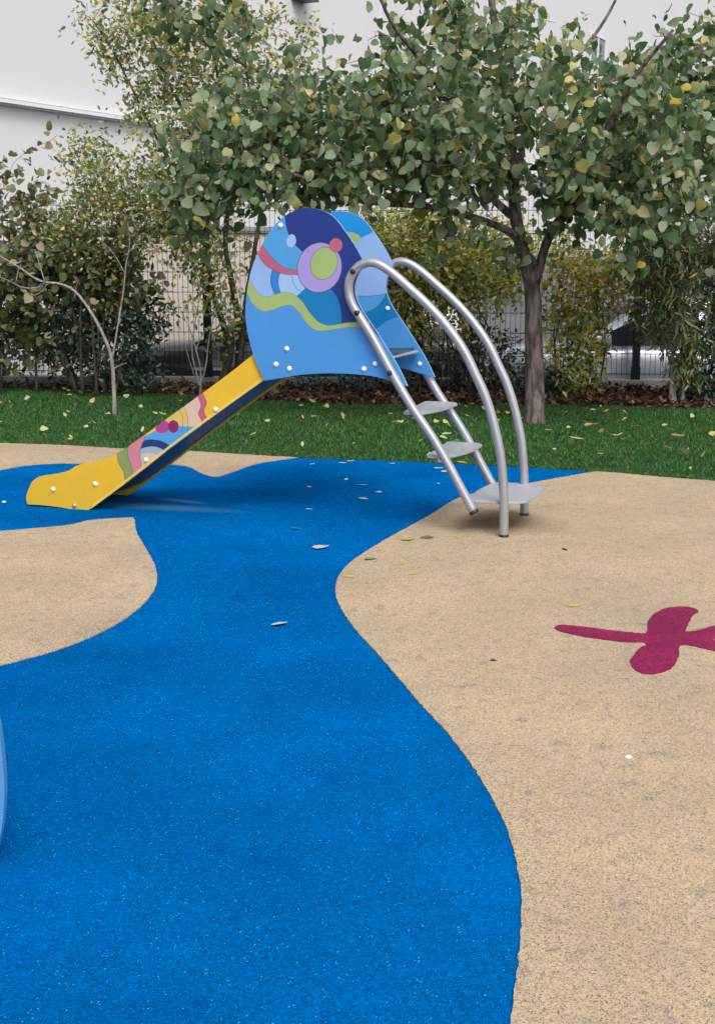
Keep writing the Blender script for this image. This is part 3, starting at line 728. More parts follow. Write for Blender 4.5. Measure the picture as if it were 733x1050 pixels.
FR = [([c5((300, 300)), c5((430, 262)), c5((510, 226)), c5((760, 300)), c5((760, 560))] + [(p[0], p[1]) for p in fb[::-1]] + [c1((60, 322)), c1((60, 200))], 'panel_lavender'),
      (fa, 'panel_cyan'),
      (sm2([c5((330, 225)), c5((390, 238)), c5((428, 266)), c5((395, 292)), c5((330, 300))]), 'panel_green'),
      (fb + fc[::-1], 'panel_sky'),
      ([c1((120, 430))] + fc + [c1((480, 300)), c1((480, 445))] + fdl[::-1], 'panel_teal')]
FAR = T(sm2(left)[:-1] + [(u + 3.2 * min(1, max(0, (v - 268) / 10)), v + .6) for u, v in sm2(notch)[:-1]] + [(u + 3.2 * max(0, (u - 380) / 38), v) for u, v in sm2(bottom)[:-1]])
FRR = [(TI(p), PI_[m]) for p, m in FR] + [(ribbon(TI(l), LW), PI_['panel_line']) for l in (fb, fc, fdl)]
far_panel = plane_mesh('side_panel', FAR, FRR, PMATS, offi, offi + PT, parent=slide)
far_panel['label'] = 'far blue side panel seen from its inner face'
# bolts
def sub(name, bm, m, par, smooth=True):
    me = bpy.data.meshes.new(name); bm.to_mesh(me); bm.free(); setmats(me, [m]); o = bpy.data.objects.new(name, me); COL.objects.link(o); o.parent = par
    
    if smooth: me.polygons.foreach_set('use_smooth', [True] * len(me.polygons))
    return o
def bolt(px, off, dirn, par, m='bolt_silver', r=.0135):
    s_, z_ = S(px[0], px[1], off); bm = bmesh.new(); dome(bm, SP(s_, off, z_), SL_Y * dirn, r, .010); return sub('bolt', bm, m, par)
for p in ((287.5, 230.8), (294, 357.6), (282.9, 373.5), (296.5, 377.9), (373, 378.3), (384.5, 372.9)): bolt(p, offn, -1, near_panel)
for p in ((397.3, 316), (430.1, 373)): bolt(p, offi, -1, far_panel, r=.012)
# yellow sides
YO, YT = POFF + PT + .001, .016
ytop = sm2([(27.6, 516), (27.0, 508.8), (29.6, 500.6), (33.7, 493.2), (41.1, 488.6), (55.8, 486.3), (70.6, 482.5), (78, 477.8), (90, 475.2), (101.7, 472.5), (112, 469), (130, 458.8)]) + sm2([(149.3, 445.2), (191.9, 414.2), (230, 386.5), (258.2, 364.4), (272, 354.5)])
ybot = sm2([(300, 369), (269.8, 390), (230.9, 417.8), (202.3, 438.9), (175.5, 458.8), (129.6, 494.8), (95, 520.4)]) + sm2([(90, 523.2), (83.7, 524.3), (72.2, 522), (57.5, 519.6), (40, 517.8), (28.5, 517.2)])
YEL = T(ytop + ybot, YO)
gl_l = sm2([c8((55, 500)), c8((62, 540)), c8((72, 585)), c8((102, 640)), c8((114, 720))])
gl_r = sm2([c8((130, 440)), c8((130, 490)), c8((130, 540)), c8((150, 590)), c8((162, 645)), c8((165, 700))])
pk_r = sm2([c8((245, 380)), c8((235, 425)), c8((214, 470)), c8((205, 530)), c8((215, 590)), c8((207, 650))])
bl_t = [c8((225, 400)), c8((450, 240))] + sm2([c8((452, 345)), c8((500, 347)), c8((560, 352)), c8((640, 350))])
arch_o = sm2([c8((205, 490)), c8((222, 445)), c8((265, 431)), c8((330, 438)), c8((385, 465)), c8((430, 500))]); arch_i = sm2([c8((205, 492)), c8((240, 480)), c8((290, 475)), c8((340, 490)), c8((400, 535))])
arch_j = sm2([c8((200, 528)), c8((225, 520)), c8((260, 515)), c8((310, 526)), c8((350, 550))])
cr_l = sm2([c8((470, 210)), c8((485, 240)), c8((503, 290)), c8((503, 350)), c8((500, 380))]); cr_l2 = sm2([c8((440, 235)), c8((458, 260)), c8((472, 300)), c8((470, 350)), c8((468, 380))])
sq_l = sm2([c8((560, 130)), c8((572, 175)), c8((586, 222)), c8((570, 270)), c8((590, 318)), c8((580, 380))]); sq_r = sm2([c8((590, 110)), c8((602, 150)), c8((622, 200)), c8((605, 250)), c8((625, 300)), c8((640, 350))])
YM = ['panel_yellow', 'panel_yellow_edge', 'panel_olive', 'panel_pink', 'panel_sky', 'panel_deep', 'panel_greyblue', 'panel_cream', 'panel_straw', 'panel_magenta', 'panel_plum', 'panel_line', 'panel_red']
YI = {n: i for i, n in enumerate(YM)}
yr = [(cr_l2 + cr_l[::-1], 'panel_straw'), (cr_l + sq_l[::-1], 'panel_cream'), (sq_l + sq_r[::-1], 'panel_red'),
      ([c8((340, 330)), c8((420, 270))] + cr_l2 + [c8((430, 350))], 'panel_straw'),
      ([c8((225, 420)), c8((300, 375)), c8((345, 385)), c8((440, 345)), c8((452, 347)), c8((560, 352)), c8((640, 352)), c8((420, 520)), c8((300, 640)), c8((200, 640)), c8((205, 530))], 'panel_sky'),
      (arch_o + arch_i[::-1], 'panel_deep'), (arch_i + arch_j[::-1], 'panel_greyblue'), (arch_j + [c8((330, 700)), c8((190, 700))], 'panel_cream'),
      (gl_r + pk_r[::-1], 'panel_pink'), (gl_l + gl_r[::-1], 'panel_olive'),
      (ell(*c8((345, 352)), 45 / 6.108, 40 / 6.108, R(-25)), 'panel_magenta'), (ell(*c8((414, 350)), 33 / 6.108, 40 / 6.108), 'panel_plum')]
# a thin yellow margin is left along the lower edge
margin = ribbon(T(sm2([(300, 367), (269.8, 388.2), (230.9, 415.8), (202.3, 436.8), (175.5, 456.8), (129.6, 492.6), (95, 518.6)]), YO), .0055)
YR = [(T(p, YO), YI[m]) for p, m in yr] + [(ribbon(T(l, YO), LW * .8), YI['panel_line']) for l in (gl_l, gl_r, pk_r, cr_l2, cr_l, sq_l, sq_r)] + [(margin, YI['panel_yellow_edge'])]
ys1 = plane_mesh('slide_side', YEL, YR, YM, YO, YO + YT, parent=slide); ys1['label'] = 'near yellow slide side with inlaid pattern'
ys2 = plane_mesh('slide_side', YEL, [], YM, PW - YO, PW - YO - YT, parent=slide); ys2['label'] = 'plain far yellow slide side'
for p in ((149.8, 471.7), (221, 419.8), (54.5, 501.9), (97.9, 496.5)): bolt(p, YO, -1, ys1)
bolt((76.3, 518.6), YO, -1, ys1, 'brushed_steel')
# steel bed from platform to run-out
path = smooth_pts([Vector((*S(u, v, YO), 0)) for u, v in ((34, 507), (55, 504), (80, 506), (100, 509), (131, 488.5), (177, 452.5), (231, 412), (272, 383.5), (295, 372), (325, 366), (400, 364))], False, 5)
bm = bmesh.new(); o0, o1 = YO + YT, PW - YO - YT; rows = []
for q in path: rows.append([bm.verts.new(SP(q.x, o, q.y + dz)) for o, dz in ((o0, .006), (o0 + .02, 0), (o1 - .02, 0), (o1, .006), (o1, -.014), (o0, -.014))])
for a, b in zip(rows, rows[1:]):
    for k in range(6): bm.faces.new((a[k], a[(k + 1) % 6], b[(k + 1) % 6], b[k]))
bm.faces.new(rows[0]); bm.faces.new(rows[-1][::-1]); bmesh.ops.recalc_face_normals(bm, faces=bm.faces)
from_bm('slide_bed', bm, 'bed_steel', slide, False)
def plate(name, corners, z, t, r, m, par=slide, n=8):
    """flat plate, corners in (along, off) with rounded corners"""
    pts = []; k = len(corners)
    for i in range(k):
        p = Vector(corners[i]); a = Vector(corners[i - 1]); b = Vector(corners[(i + 1) % k]); ri = r[i] if hasattr(r, '__len__') else r
        da, db = (a - p), (b - p); la, lb = min(ri, da.length * .5), min(ri, db.length * .5); A = p + da.normalized() * la; B = p + db.normalized() * lb
        for j in range(n + 1):
            tt = j / n; pts.append(A * (1 - tt) ** 2 + p * 2 * tt * (1 - tt) + B * tt * tt)
    bm = bmesh.new(); top = [bm.verts.new(SP(p.x, p.y, z)) for p in pts]; bot = [bm.verts.new(SP(p.x, p.y, z - t)) for p in pts]; e = len(pts)
    bm.faces.new(top); bm.faces.new(bot[::-1])
    for i in range(e): bm.faces.new((top[i], top[(i + 1) % e], bot[(i + 1) % e], bot[i]))
    bmesh.ops.recalc_face_normals(bm, faces=bm.faces)
    bmesh.ops.bevel(bm, geom=[ed for ed in bm.edges if len(ed.link_faces) == 2 and abs(ed.link_faces[0].normal.dot(ed.link_faces[1].normal)) < .3 and abs(ed.verts[0].co.z - ed.verts[1].co.z) < 1e-4], offset=t * .25, segments=2, affect='EDGES')
    return from_bm(name, bm, m, par)
sA, zA = S(404, 365.5, .06)
plate('platform', [(sA - .36, .055), (sA, .055), (sA + .015, PW - .055), (sA - .36, PW - .055)], zA, .009, .02, 'tread_grey')
for (tip, nr) in (((437, 465.5), (464, 469)), ((412.6, 421.4), (437, 423.6))):
    a, z1 = S(tip[0], tip[1], .035); b, z2 = S(nr[0], nr[1], .035)
    z = (z1 + z2) / 2
    st = plate('step', [(a, .03), (b - .015, .03), (b + .045, PW * .45), (b + .055, PW - .02), (a - .015, PW - .02), (a - .005, PW * .5)], z, .014, [.02, .09, .10, .08, .03, .1], 'tread_grey')
    for o in (.10, PW - .10):
        bm = bmesh.new(); box(bm, (a + b) / 2 - .012, (a + b) / 2 + .012, o - .05, o + .05, z - .034, z - .0145)
        for v in bm.verts: v.co = SP(v.co.x, v.co.y, v.co.z)
        sub('bracket', bm, 'bolt_silver', st, False)
a, za = S(485, 513.6, .02); b, zb = S(536, 515, .02); z = (za + zb) / 2
c, _ = S(548, 497, PW - .02)
base = plate('base_plate', [(a - .035, .025), (b - .015, .025), (b + .03, PW * .30), (b + .03, PW - .02), (b - .10, PW + .01), (a, PW + .01), (a - .04, PW * .6)], z, .014, [.03, .12, .16, .14, .1, .04, .1], 'tread_grey')
# handrails
rail_px = [(516.5, 551.5), (516.6, 530), (516.3, 504.8), (513.7, 472), (509.6, 449.1), (503.4, 424.6), (496.4, 403.5), (487.5, 384), (475.2, 358.8), (458, 334.2), (438.5, 312.5), (418.6, 294), (403.9, 281.1), (390.8, 271.9), (379.5, 268.5), (369.5, 271.6), (362, 279.3), (357.9, 289.6), (358, 302.4), (362.1, 313.9), (368.7, 324.5), (382.6, 347), (401.1, 381.1), (422.1, 417), (441.8, 446.2), (456.4, 470.6), (472.7, 500.8), (486.3, 525.8)]
rail = smooth_pts([Vector((*S(u, v, 0), 0)) for u, v in rail_px], False, 5); TR = .0215
for i, off in enumerate((0, PW)):
    bm = bmesh.new(); pts = [SP(q.x, off, q.y) for q in rail]; pts[0].z = .008
    tube(bm, pts, TR, 16)
    h = from_bm('handrail', bm, 'brushed_steel', slide, True); h['label'] = ('near' if i == 0 else 'far') + ' bent steel handrail and stringer'
    for e0, e1 in ((pts[0], pts[1]), (pts[-1], pts[-2])):
        bm = bmesh.new(); d = (e1 - e0).normalized(); tube(bm, [e0 - d * .004, e0 + d * .012], TR * 1.06, 16); sub('end_cap', bm, 'black_plastic', h)
    for u, v in ((363, 278), (367, 320.5), (400.6, 382)):
        s_, z_ = S(u, v, 0); bm = bmesh.new(); sg = -1 if i == 0 else 1; c0 = SP(s_, off + sg * .012, z_); tube(bm, [c0, c0 + SL_Y * sg * .016], [.014, .012], 12)
        c0 = SP(s_, off, z_); c1_ = SP(s_, (POFF if i == 0 else PW - POFF), z_); tube(bm, [c0, c1_], .011, 10); sub('joint_bolt', bm, 'black_plastic', h)
bm = bmesh.new(); dome(bm, SL_O + Vector((0.012, -.035, .008)), (0, 0, 1), .022, .008); sub('foot_cap', bm, 'bolt_silver', slide)

# ------------------------------------------------------------------ trees and shrubs
def grow(name, stems, targets, par, bark, rg, seg=7, twig=(0.004, 0.011), bare=0, ends=None, sag=0.06, wig=0.03):
    """stems: (points, r0, r1). Each target is joined to the nearest wood by a bent twig; returns twig tips with directions."""
    bm = bmesh.new(); nodes = []; nr = []
    for pts, r0, r1 in stems:
        P = smooth_pts(pts, False, 5); n = len(P)
        rad = [r0 + (r1 - r0) * (i / (n - 1)) ** 0.8 for i in range(n)]
        tube(bm, P, rad, seg if r0 > .03 else 6)
        for i, p in enumerate(P):
            if i > n * .25: nodes.append(p); nr.append(rad[i])
    tips = []
    NA = np.array([tuple(p) for p in nodes]); RA = np.array(nr)
    root = np.array(tuple(nodes[0]))
    order = sorted(targets, key=lambda t: float(np.min(np.linalg.norm(NA - np.array(tuple(t)), axis=1))))
    for tg in order:
        ta = np.array(tuple(tg)); d = np.linalg.norm(NA - ta, axis=1) + 0.25 * np.maximum(0, NA[:, 2] - ta[2])
        i = int(np.argmin(d)); a = Vector(NA[i]); L = (tg - a).length
        if L < 0.03: tips.append((tg, Vector((0, 0, 1)), L)); continue
        mid = a.lerp(tg, .5) + Vector((rg.normal(0, wig), rg.normal(0, wig), L * sag)) * 1.0
        r0 = min(RA[i] * .75, twig[0] + twig[1] * L)
        pts = smooth_pts([a, a.lerp(mid, .5) + Vector((rg.normal(0, wig * .4), rg.normal(0, wig * .4), rg.normal(0, wig * .4))), mid, tg], False, 3)
        rad = [r0 + (.0022 - r0) * (k / (len(pts) - 1)) for k in range(len(pts))]
        tube(bm, pts, rad, 5, False)
        NA = np.vstack([NA, np.array([tuple(p) for p in pts[3:]])]); RA = np.concatenate([RA, np.array(rad[3:])])
        tips.append((tg, (tg - pts[-4]).normalized(), L))
    for _ in range(bare):          # fine side shoots, some bare by now
        k = int(rg.integers(len(NA))); a = Vector(NA[k]); d = Vector(rg.normal(0, 1, 3)); d.z = abs(d.z) * .6 - .15; d.normalize(); L = rg.uniform(.12, .38)
        pts = [a, a + d * L * .5 + Vector(rg.normal(0, .015, 3)), a + d * L + Vector((0, 0, -.03))]
        tube(bm, smooth_pts(pts, False, 2), [min(RA[k], .0042), .0036, .003, .0024, .0018], 4, False)
    bmesh.ops.recalc_face_normals(bm, faces=bm.faces)
    return from_bm(name, bm, bark, par, True), tips
def ellipsoid_pts(rg, blobs, shell=0.5):
    out = []
    for c, rad, n in blobs:
        c = Vector(c)
        for _ in range(n):
            v = Vector(rg.normal(0, 1, 3)); v.normalize(); v *= shell + (1 - shell) * rg.uniform(0, 1) ** .5
            out.append(c + Vector((v.x * rad[0], v.y * rad[1], v.z * rad[2])))
    return out
def foliage(name, tips, per, size, kind, m, par, rg, spread, droop=0.6, back=0.5, upbias=.5, curl=.2):
    pos, axs, sz = [], [], []
    for tg, d, L in tips:
        n = rg.poisson(per)
        for _ in range(n):
            t = rg.uniform(0, back) * max(L, .12)
            p = tg - d * t + Vector(rg.normal(0, spread, 3))
            a = Vector(rg.normal(0, 1, 3)) * .75 + d * .5 + Vector((0, 0, -droop))
            pos.append(tuple(p)); axs.append(tuple(a)); sz.append(rg.uniform(*size))
    return leaves(name, pos, axs, sz, kind, m, par, rg, curl, upbias)
rg = np.random.default_rng(11)
# --- the linden on the lawn
TD = G(548, 432).y
d_ = lambda u, v, dy=0.0: D(u, v, TD + dy)
tb = G(548, 433); tb.z = -0.03
linden = thing('broadleaf_tree', tb, 'large green broadleaf tree with heart shaped leaves on the lawn', 'tree')
stems = [([tb, tb + Vector((0, 0, .10)), d_(548, 390), d_(547, 340), d_(546, 300), d_(541, 275), d_(534, 250), d_(528, 215), d_(526, 175), d_(522, 120, .1), d_(514, 60, .1), d_(505, 10, .1), d_(500, -60, .1)], .092, .022),
         ([d_(546, 300), d_(556, 262, .05), d_(566, 235, .15), d_(590, 205, .3), d_(622, 175, .4), d_(660, 145, .5), d_(705, 110, .6)], .045, .012),
         ([d_(548, 292), d_(560, 250, -.1), d_(580, 215, -.35), d_(600, 180, -.6), d_(625, 130, -.9), d_(650, 80, -1.1), d_(690, 30, -1.3)], .040, .011),
         ([d_(536, 250), d_(520, 236, -.05), d_(490, 224, -.15), d_(455, 214, -.2), d_(420, 210, -.3), d_(385, 208, -.4), d_(345, 196, -.5), d_(300, 178, -.6), d_(250, 165, -.6)], .036, .010),
         ([d_(530, 225), d_(510, 208, .1), d_(492, 188, .2), d_(460, 172, .3), d_(420, 150, .4), d_(370, 120, .6), d_(310, 95, .7), d_(240, 60, .8), d_(190, 30, .8)], .036, .010),
         ([d_(526, 180), d_(500, 150, -.3), d_(465, 110, -.6), d_(430, 60, -.9), d_(400, 20, -1.1), d_(380, -30, -1.2)], .030, .009),
         ([d_(524, 140), d_(555, 100, .3), d_(590, 60, .5), d_(620, 20, .6), d_(645, -30, .7)], .028, .009)]
blobs = []
for (u, v, dy, rx, ry, rz, n) in ((250, 155, -.2, .72, .9, .50, 70), (212, 205, .1, .36, .6, .26, 28), (330, 130, .1, .8, 1.1, .50, 70), (420, 125, -.3, .8, 1.2, .55, 80), (510, 120, -.1, .8, 1.3, .62, 78), (600, 140, -.3, .8, 1.3, .50, 78),
                                  (690, 140, 0, .8, 1.3, .58, 80), (790, 130, .2, .8, 1.2, .75, 56), (330, 175, -.5, .6, .6, .16, 36), (430, 170, -.6, .6, .6, .18, 32), (590, 195, -.5, .55, .6, .20, 36), (690, 205, -.6, .45, .6, .26, 34),
                                  (655, 225, -.9, .14, .2, .18, 7), (235, 35, .3, .30, .5, .28, 12), (190, 20, .3, .3, .5, .3, 12), (440, 30, .2, .6, .9, .45, 34), (530, 40, .3, .5, .8, .4, 20), (710, 60, .2, .35, .8, .35, 18), (640, 85, .2, .25, .5, .25, 10), (450, 245, -.4, .10, .15, .10, 3), (515, 275, -.1, .05, .1, .12, 3), (480, 250, -.3, .08, .1, .08, 3), (640, 255, -.9, .08, .1, .08, 3)):
    blobs.append((d_(u, v, dy), (rx, ry, rz), n))
tx = d_(533, 215)
blobs = [(c, r_, max(2, int(n * .8))) for c, r_, n in blobs]
tg = [p for p in ellipsoid_pts(rg, blobs, .15) if not (abs(p.x - tx.x) < .12 and p.y < tx.y + .1 and 1.25 < p.z < 2.15)]
_, tips = grow('trunk', stems, tg, linden, 'bark_brown', rg, seg=14, twig=(.005, .014), bare=700)
foliage('crown', tips, 20.0, (.034, .092), 'heart', 'leaf_linden', linden, rg, (.085, .085, .12), droop=1.3, curl=.6, back=.8, upbias=-.35)

# --- ragged multi-stemmed tree at the fence, left
def up(u, v, y): return D(u, v, y)
def shrub(name, label, cat, base_px, depth, nst, blobs, bark, leafm, leafkind, size, per, spread, seed, stem_r=.012, parts=('stems', 'foliage'), stems=None, sag=.05, shell=.3, back=.6, droop=.3, group=None, fan=.25):
    rg = np.random.default_rng(seed)
    b = D(base_px[0], base_px[1], depth); b.z = -.02
    t = thing(name, b, label, cat, group)
    bl = [(D(u, v, depth + dy), (rx, ry, rz), n) for (u, v, dy, rx, ry, rz, n) in blobs]
    tg = ellipsoid_pts(rg, bl, shell)
    if stems is None:
        stems = []
        for k in range(nst):
            q = tg[rg.integers(len(tg))]; r = .5 * max(bl[0][1][0], .1)
            s0 = b + Vector((rg.uniform(-fan, fan), rg.uniform(-.12, .12), 0)); s0.z = -.03
            e = Vector((s0.x * .55 + q.x * .45, s0.y * .6 + q.y * .4, q.z * rg.uniform(.8, 1.0)))
            m1 = s0.lerp(e, .4) + Vector((rg.normal(0, .04), rg.normal(0, .04), .05)); m2 = s0.lerp(e, .75) + Vector((rg.normal(0, .05), rg.normal(0, .05), .03))
            stems.append(([s0, m1, m2, e], stem_r * rg.uniform(.7, 1.3), .005))
    _, tips = grow(parts[0], stems, tg, t, bark, rg, sag=sag)
    foliage(parts[1], tips, per, size, leafkind, leafm, t, rg, spread, droop=droop, back=back)
    return t
def P(y, *px): return [D(u, v, y) for u, v in px]
Y = 12.75
tree_stems = [(P(Y, (226, 396), (236, 360), (228, 330), (217, 295), (212, 250), (208, 190), (190, 120), (160, 60)), .040, .012), (P(Y + .1, (243, 398), (246, 350), (243, 320), (236, 280), (231, 245), (236, 180), (230, 110), (215, 40)), .045, .012),
              (P(Y - .05, (246, 398), (248, 350), (252, 310), (260, 262), (268, 200), (262, 130), (250, 60)), .036, .011), (P(Y, (214, 260), (185, 190), (150, 120), (120, 60), (95, 20)), .02, .006)]
shrub('mottled_tree', 'ragged tree with small green and yellow leaves at the fence behind the slide', 'tree', (240, 398), Y, 0,
      [(185, 110, 0, .52, .7, .75, 120), (150, 60, 0, .42, .5, .45, 55), (120, 20, .1, .42, .4, .22, 26), (225, 60, .2, .55, .6, .6, 80), (205, 190, 0, .45, .6, .42, 60), (190, 25, 0, .6, .5, .35, 50), (175, 230, -.1, .25, .4, .30, 34), (190, 255, -.1, .30, .3, .22, 34), (215, 300, -.1, .22, .25, .3, 16), (235, 270, .1, .28, .3, .4, 14), (280, 60, .4, .5, .5, .5, 45), (232, 340, -.1, .14, .15, .3, 10), (110, 45, .1, .22, .3, .22, 12)], 'bark_dark', 'leaf_mottled', 'oval', (.035, .075), 17, .085, 21, parts=('trunk', 'crown'), stems=tree_stems, back=.8)
# --- left hedge
shrub('mottled_shrub', 'yellow green fine leaved shrub rising above the brownish shrub', 'shrub', (110, 396), 12.4, 7,
      [(115, 195, 0, .50, .5, .42, 90), (95, 165, 0, .26, .4, .28, 34), (150, 215, 0, .32, .4, .38, 46), (60, 235, 0, .35, .4, .25, 30), (110, 250, 0, .5, .4, .3, 50)], 'bark_dark', 'leaf_mottled', 'oval', (.032, .065), 20, .08, 22, back=.7)
shrub('brownish_shrub', 'tall brownish green broad leaved shrub at the left end of the fence', 'shrub', (35, 397), 12.6, 12,
      [(10, 255, 0, .55, .5, .36, 95), (75, 270, 0, .55, .5, .34, 95), (130, 290, 0, .30, .4, .30, 46), (35, 290, .1, .7, .5, .40, 70), (-60, 280, 0, .6, .5, .6, 60), (20, 215, 0, .28, .3, .18, 14), (0, 190, .1, .2, .3, .14, 6), (48, 190, .1, .06, .1, .12, 3), (28, 155, 0, .08, .1, .02, 2), (60, 140, 0, .03, .05, .03, 1), (60, 335, .2, .6, .3, .35, 40), (0, 350, .2, .5, .3, .3, 36)], 'bark_dark', 'leaf_brownish', 'heart', (.045, .085), 10, .085, 23, stem_r=.016, fan=.75)
shrub('evergreen_shrub', 'dark evergreen shrub below the brownish shrub beside the grey car', 'shrub', (125, 397), 12.6, 8,
      [(120, 350, 0, .42, .4, .36, 90), (145, 330, 0, .28, .35, .26, 46), (80, 345, .1, .35, .35, .35, 60), (140, 380, 0, .32, .3, .14, 30), (30, 350, .35, .6, .3, .38, 60)], 'bark_dark', 'leaf_evergreen', 'oval', (.04, .075), 13, .07, 24)
# --- behind the slide and between the trunks
shrub('forsythia_shrub', 'broad yellow green shrub behind the steel handrails', 'shrub', (440, 404), 12.5, 22,
      [(430, 265, 0, .50, .5, .36, 150), (485, 280, 0, .42, .5, .34, 120), (400, 240, .1, .35, .4, .3, 70), (520, 260, .1, .32, .4, .35, 70), (370, 280, .1, .4, .4, .5, 80), (440, 330, .1, .65, .4, .35, 50), (450, 225, .1, .4, .3, .16, 40), (420, 300, -.1, .6, .4, .4, 90), (330, 290, .1, .5, .3, .5, 60)], 'bark_dark', 'leaf_forsythia', 'oval', (.035, .075), 22, .08, 25, stem_r=.010, fan=.7, back=.7)
shrub('evergreen_shrub', 'low dark evergreen shrub behind the lower steps of the slide', 'shrub', (480, 405), 12.75, 8,
      [(505, 365, 0, .35, .3, .30, 60), (455, 380, 0, .35, .3, .18, 40), (400, 375, 0, .4, .3, .20, 45), (340, 385, 0, .4, .3, .16, 40)], 'bark_dark', 'leaf_evergreen', 'oval', (.04, .07), 9, .07, 26)
shrub('golden_shrub', 'golden yellow shrub in front of the silver car beside the tree trunk', 'shrub', (592, 408), 12.3, 12,
      [(600, 300, 0, .30, .35, .36, 56), (618, 275, 0, .28, .35, .24, 40), (588, 350, 0, .26, .3, .30, 46), (580, 255, 0, .18, .3, .20, 20), (598, 385, -.05, .16, .2, .14, 20), (640, 300, 0, .14, .2, .22, 16), (570, 310, 0, .14, .25, .4, 20)], 'bark_dark', 'leaf_golden', 'oval', (.04, .085), 13, .065, 27, stem_r=.008, fan=.2)
shrub('evergreen_shrub', 'small dark clipped shrub just right of the tree trunk base', 'shrub', (566, 410), 12.1, 6,
      [(566, 392, 0, .16, .18, .15, 46), (545, 396, .1, .2, .2, .13, 30)], 'bark_dark', 'leaf_evergreen', 'oval', (.03, .055), 12, .05, 28, fan=.1)
shrub('willow_leaved_shrub', 'tall narrow leaved shrub with two pale stems in front of the silver car', 'shrub', (694, 420), 11.75, 0,
      [(690, 265, 0, .36, .4, .32, 90), (700, 320, 0, .36, .4, .36, 90), (672, 300, 0, .22, .3, .30, 50), (715, 250, .1, .34, .4, .3, 60), (705, 375, 0, .16, .2, .26, 36), (680, 235, .1, .3, .3, .2, 34)], 'bark_pale', 'leaf_willow', 'narrow', (.06, .11), 13, .055, 29,
      stems=[(P(11.75, (691, 421), (688, 400), (690, 360), (694, 310), (690, 260)), .026, .008), (P(11.8, (698, 420), (701, 395), (704, 350), (706, 300), (712, 240)), .022, .008), (P(11.8, (694, 420), (686, 370), (676, 320), (670, 280)), .012, .005)], droop=.9, back=.8)
shrub('evergreen_shrub', 'dense dark shrub at the right end of the fence', 'shrub', (745, 420), 11.9, 10,
      [(748, 340, 0, .30, .4, .55, 110), (740, 270, 0, .24, .4, .3, 60), (728, 400, 0, .24, .3, .13, 44), (790, 330, 0, .5, .4, .7, 80)], 'bark_dark', 'leaf_evergreen', 'oval', (.04, .08), 12, .07, 30)
for (u, v, y, n, lab, sd_) in ((279, 402, 12.9, 46, 'small tuft of green leafy stems in the bed below the yellow slide', 31), (247, 402, 12.9, 26, 'short leafy tuft close to the fence beside the multi stemmed trunk', 32), (586, 413, 11.9, 22, 'small yellow green seedling in front of the golden shrub', 33)):
    shrub('leafy_tuft', lab, 'plant', (u, v), y, 7, [(u, v - 22, 0, .13, .12, .12, n)], 'bark_dark', 'leaf_forsythia' if sd_ != 32 else 'leaf_willow', 'narrow', (.05, .10), 5, .03, sd_, stem_r=.004, fan=.06)
# --- bare saplings
yS = G(117, 426).y
b = G(117, 427); b.z = -.02
sap = thing('bare_sapling', b, 'thin bare sapling on the lawn with a trunk bending over to the left', 'tree')
st = [(P(yS, (117.5, 427), (117, 405), (116, 385), (114, 366), (108, 348), (98, 328), (88, 312), (76, 298), (62, 291), (46, 289), (34, 284), (20, 274), (0, 262), (-30, 240)), .020, .005),
      (P(yS, (115, 368), (119, 345), (123, 320), (127, 295), (129, 272), (133, 250), (131, 228)), .010, .003), (P(yS - .03, (46, 289), (42, 276), (39, 266), (36, 256)), .006, .002), (P(yS + .03, (46, 290), (36, 295), (22, 294), (10, 288), (-10, 280)), .007, .002),
      (P(yS, (48, 291), (44, 298), (36, 302)), .004, .002), (P(yS, (116, 378), (124, 374), (130, 372)), .005, .002), (P(yS, (16, 290), (19, 276), (22, 270)), .004, .002), (P(yS + .02, (128, 280), (118, 262), (108, 250)), .004, .002), (P(yS - .02, (129, 262), (142, 250), (160, 262), (170, 280)), .004, .0015), (P(yS, (84, 308), (78, 298), (79, 290)), .003, .0015)]
rgs = np.random.default_rng(41)
_, tips = grow('trunk', st, [D(u, v, yS) for u, v in ((133, 232), (150, 258), (100, 252), (128, 222), (37, 256), (30, 300))], sap, 'bark_pale', rgs, seg=9)
foliage('crown', tips, 2.2, (.05, .09), 'heart', 'leaf_brownish', sap, rgs, .05)
Y = 12.0
b = D(204, 403, Y); b.z = -.02
whip = thing('bare_sapling', b, 'leafless pale multi stemmed sapling in front of the dark grey car', 'tree')
st = [(P(Y, (205, 405), (206, 392), (205, 375), (200, 355), (194, 335), (190, 310)), .012, .003), (P(Y, (205, 396), (201, 380), (197, 360), (200, 330), (205, 300), (203, 285)), .010, .003), (P(Y, (206, 394), (211, 375), (214, 350), (219, 325), (224, 305)), .010, .003), (P(Y + .05, (203, 395), (196, 375), (189, 350), (190, 340)), .006, .002),
      (P(Y, (201, 360), (206, 345), (213, 335)), .005, .002), (P(Y, (195, 338), (186, 320), (182, 300)), .004, .0015), (P(Y, (202, 320), (195, 300), (193, 285)), .004, .0015), (P(Y, (205, 305), (211, 292), (213, 280)), .004, .0015), (P(Y, (219, 325), (230, 308), (236, 300)), .004, .0015)]
bm = bmesh.new()
for pts, r0, r1 in st:
    pp = smooth_pts(pts, False, 5); tube(bm, pp, [r0 + (r1 - r0) * i / (len(pp) - 1) for i in range(len(pp))], 6)
from_bm('trunk', bm, 'bark_pale', whip, True)

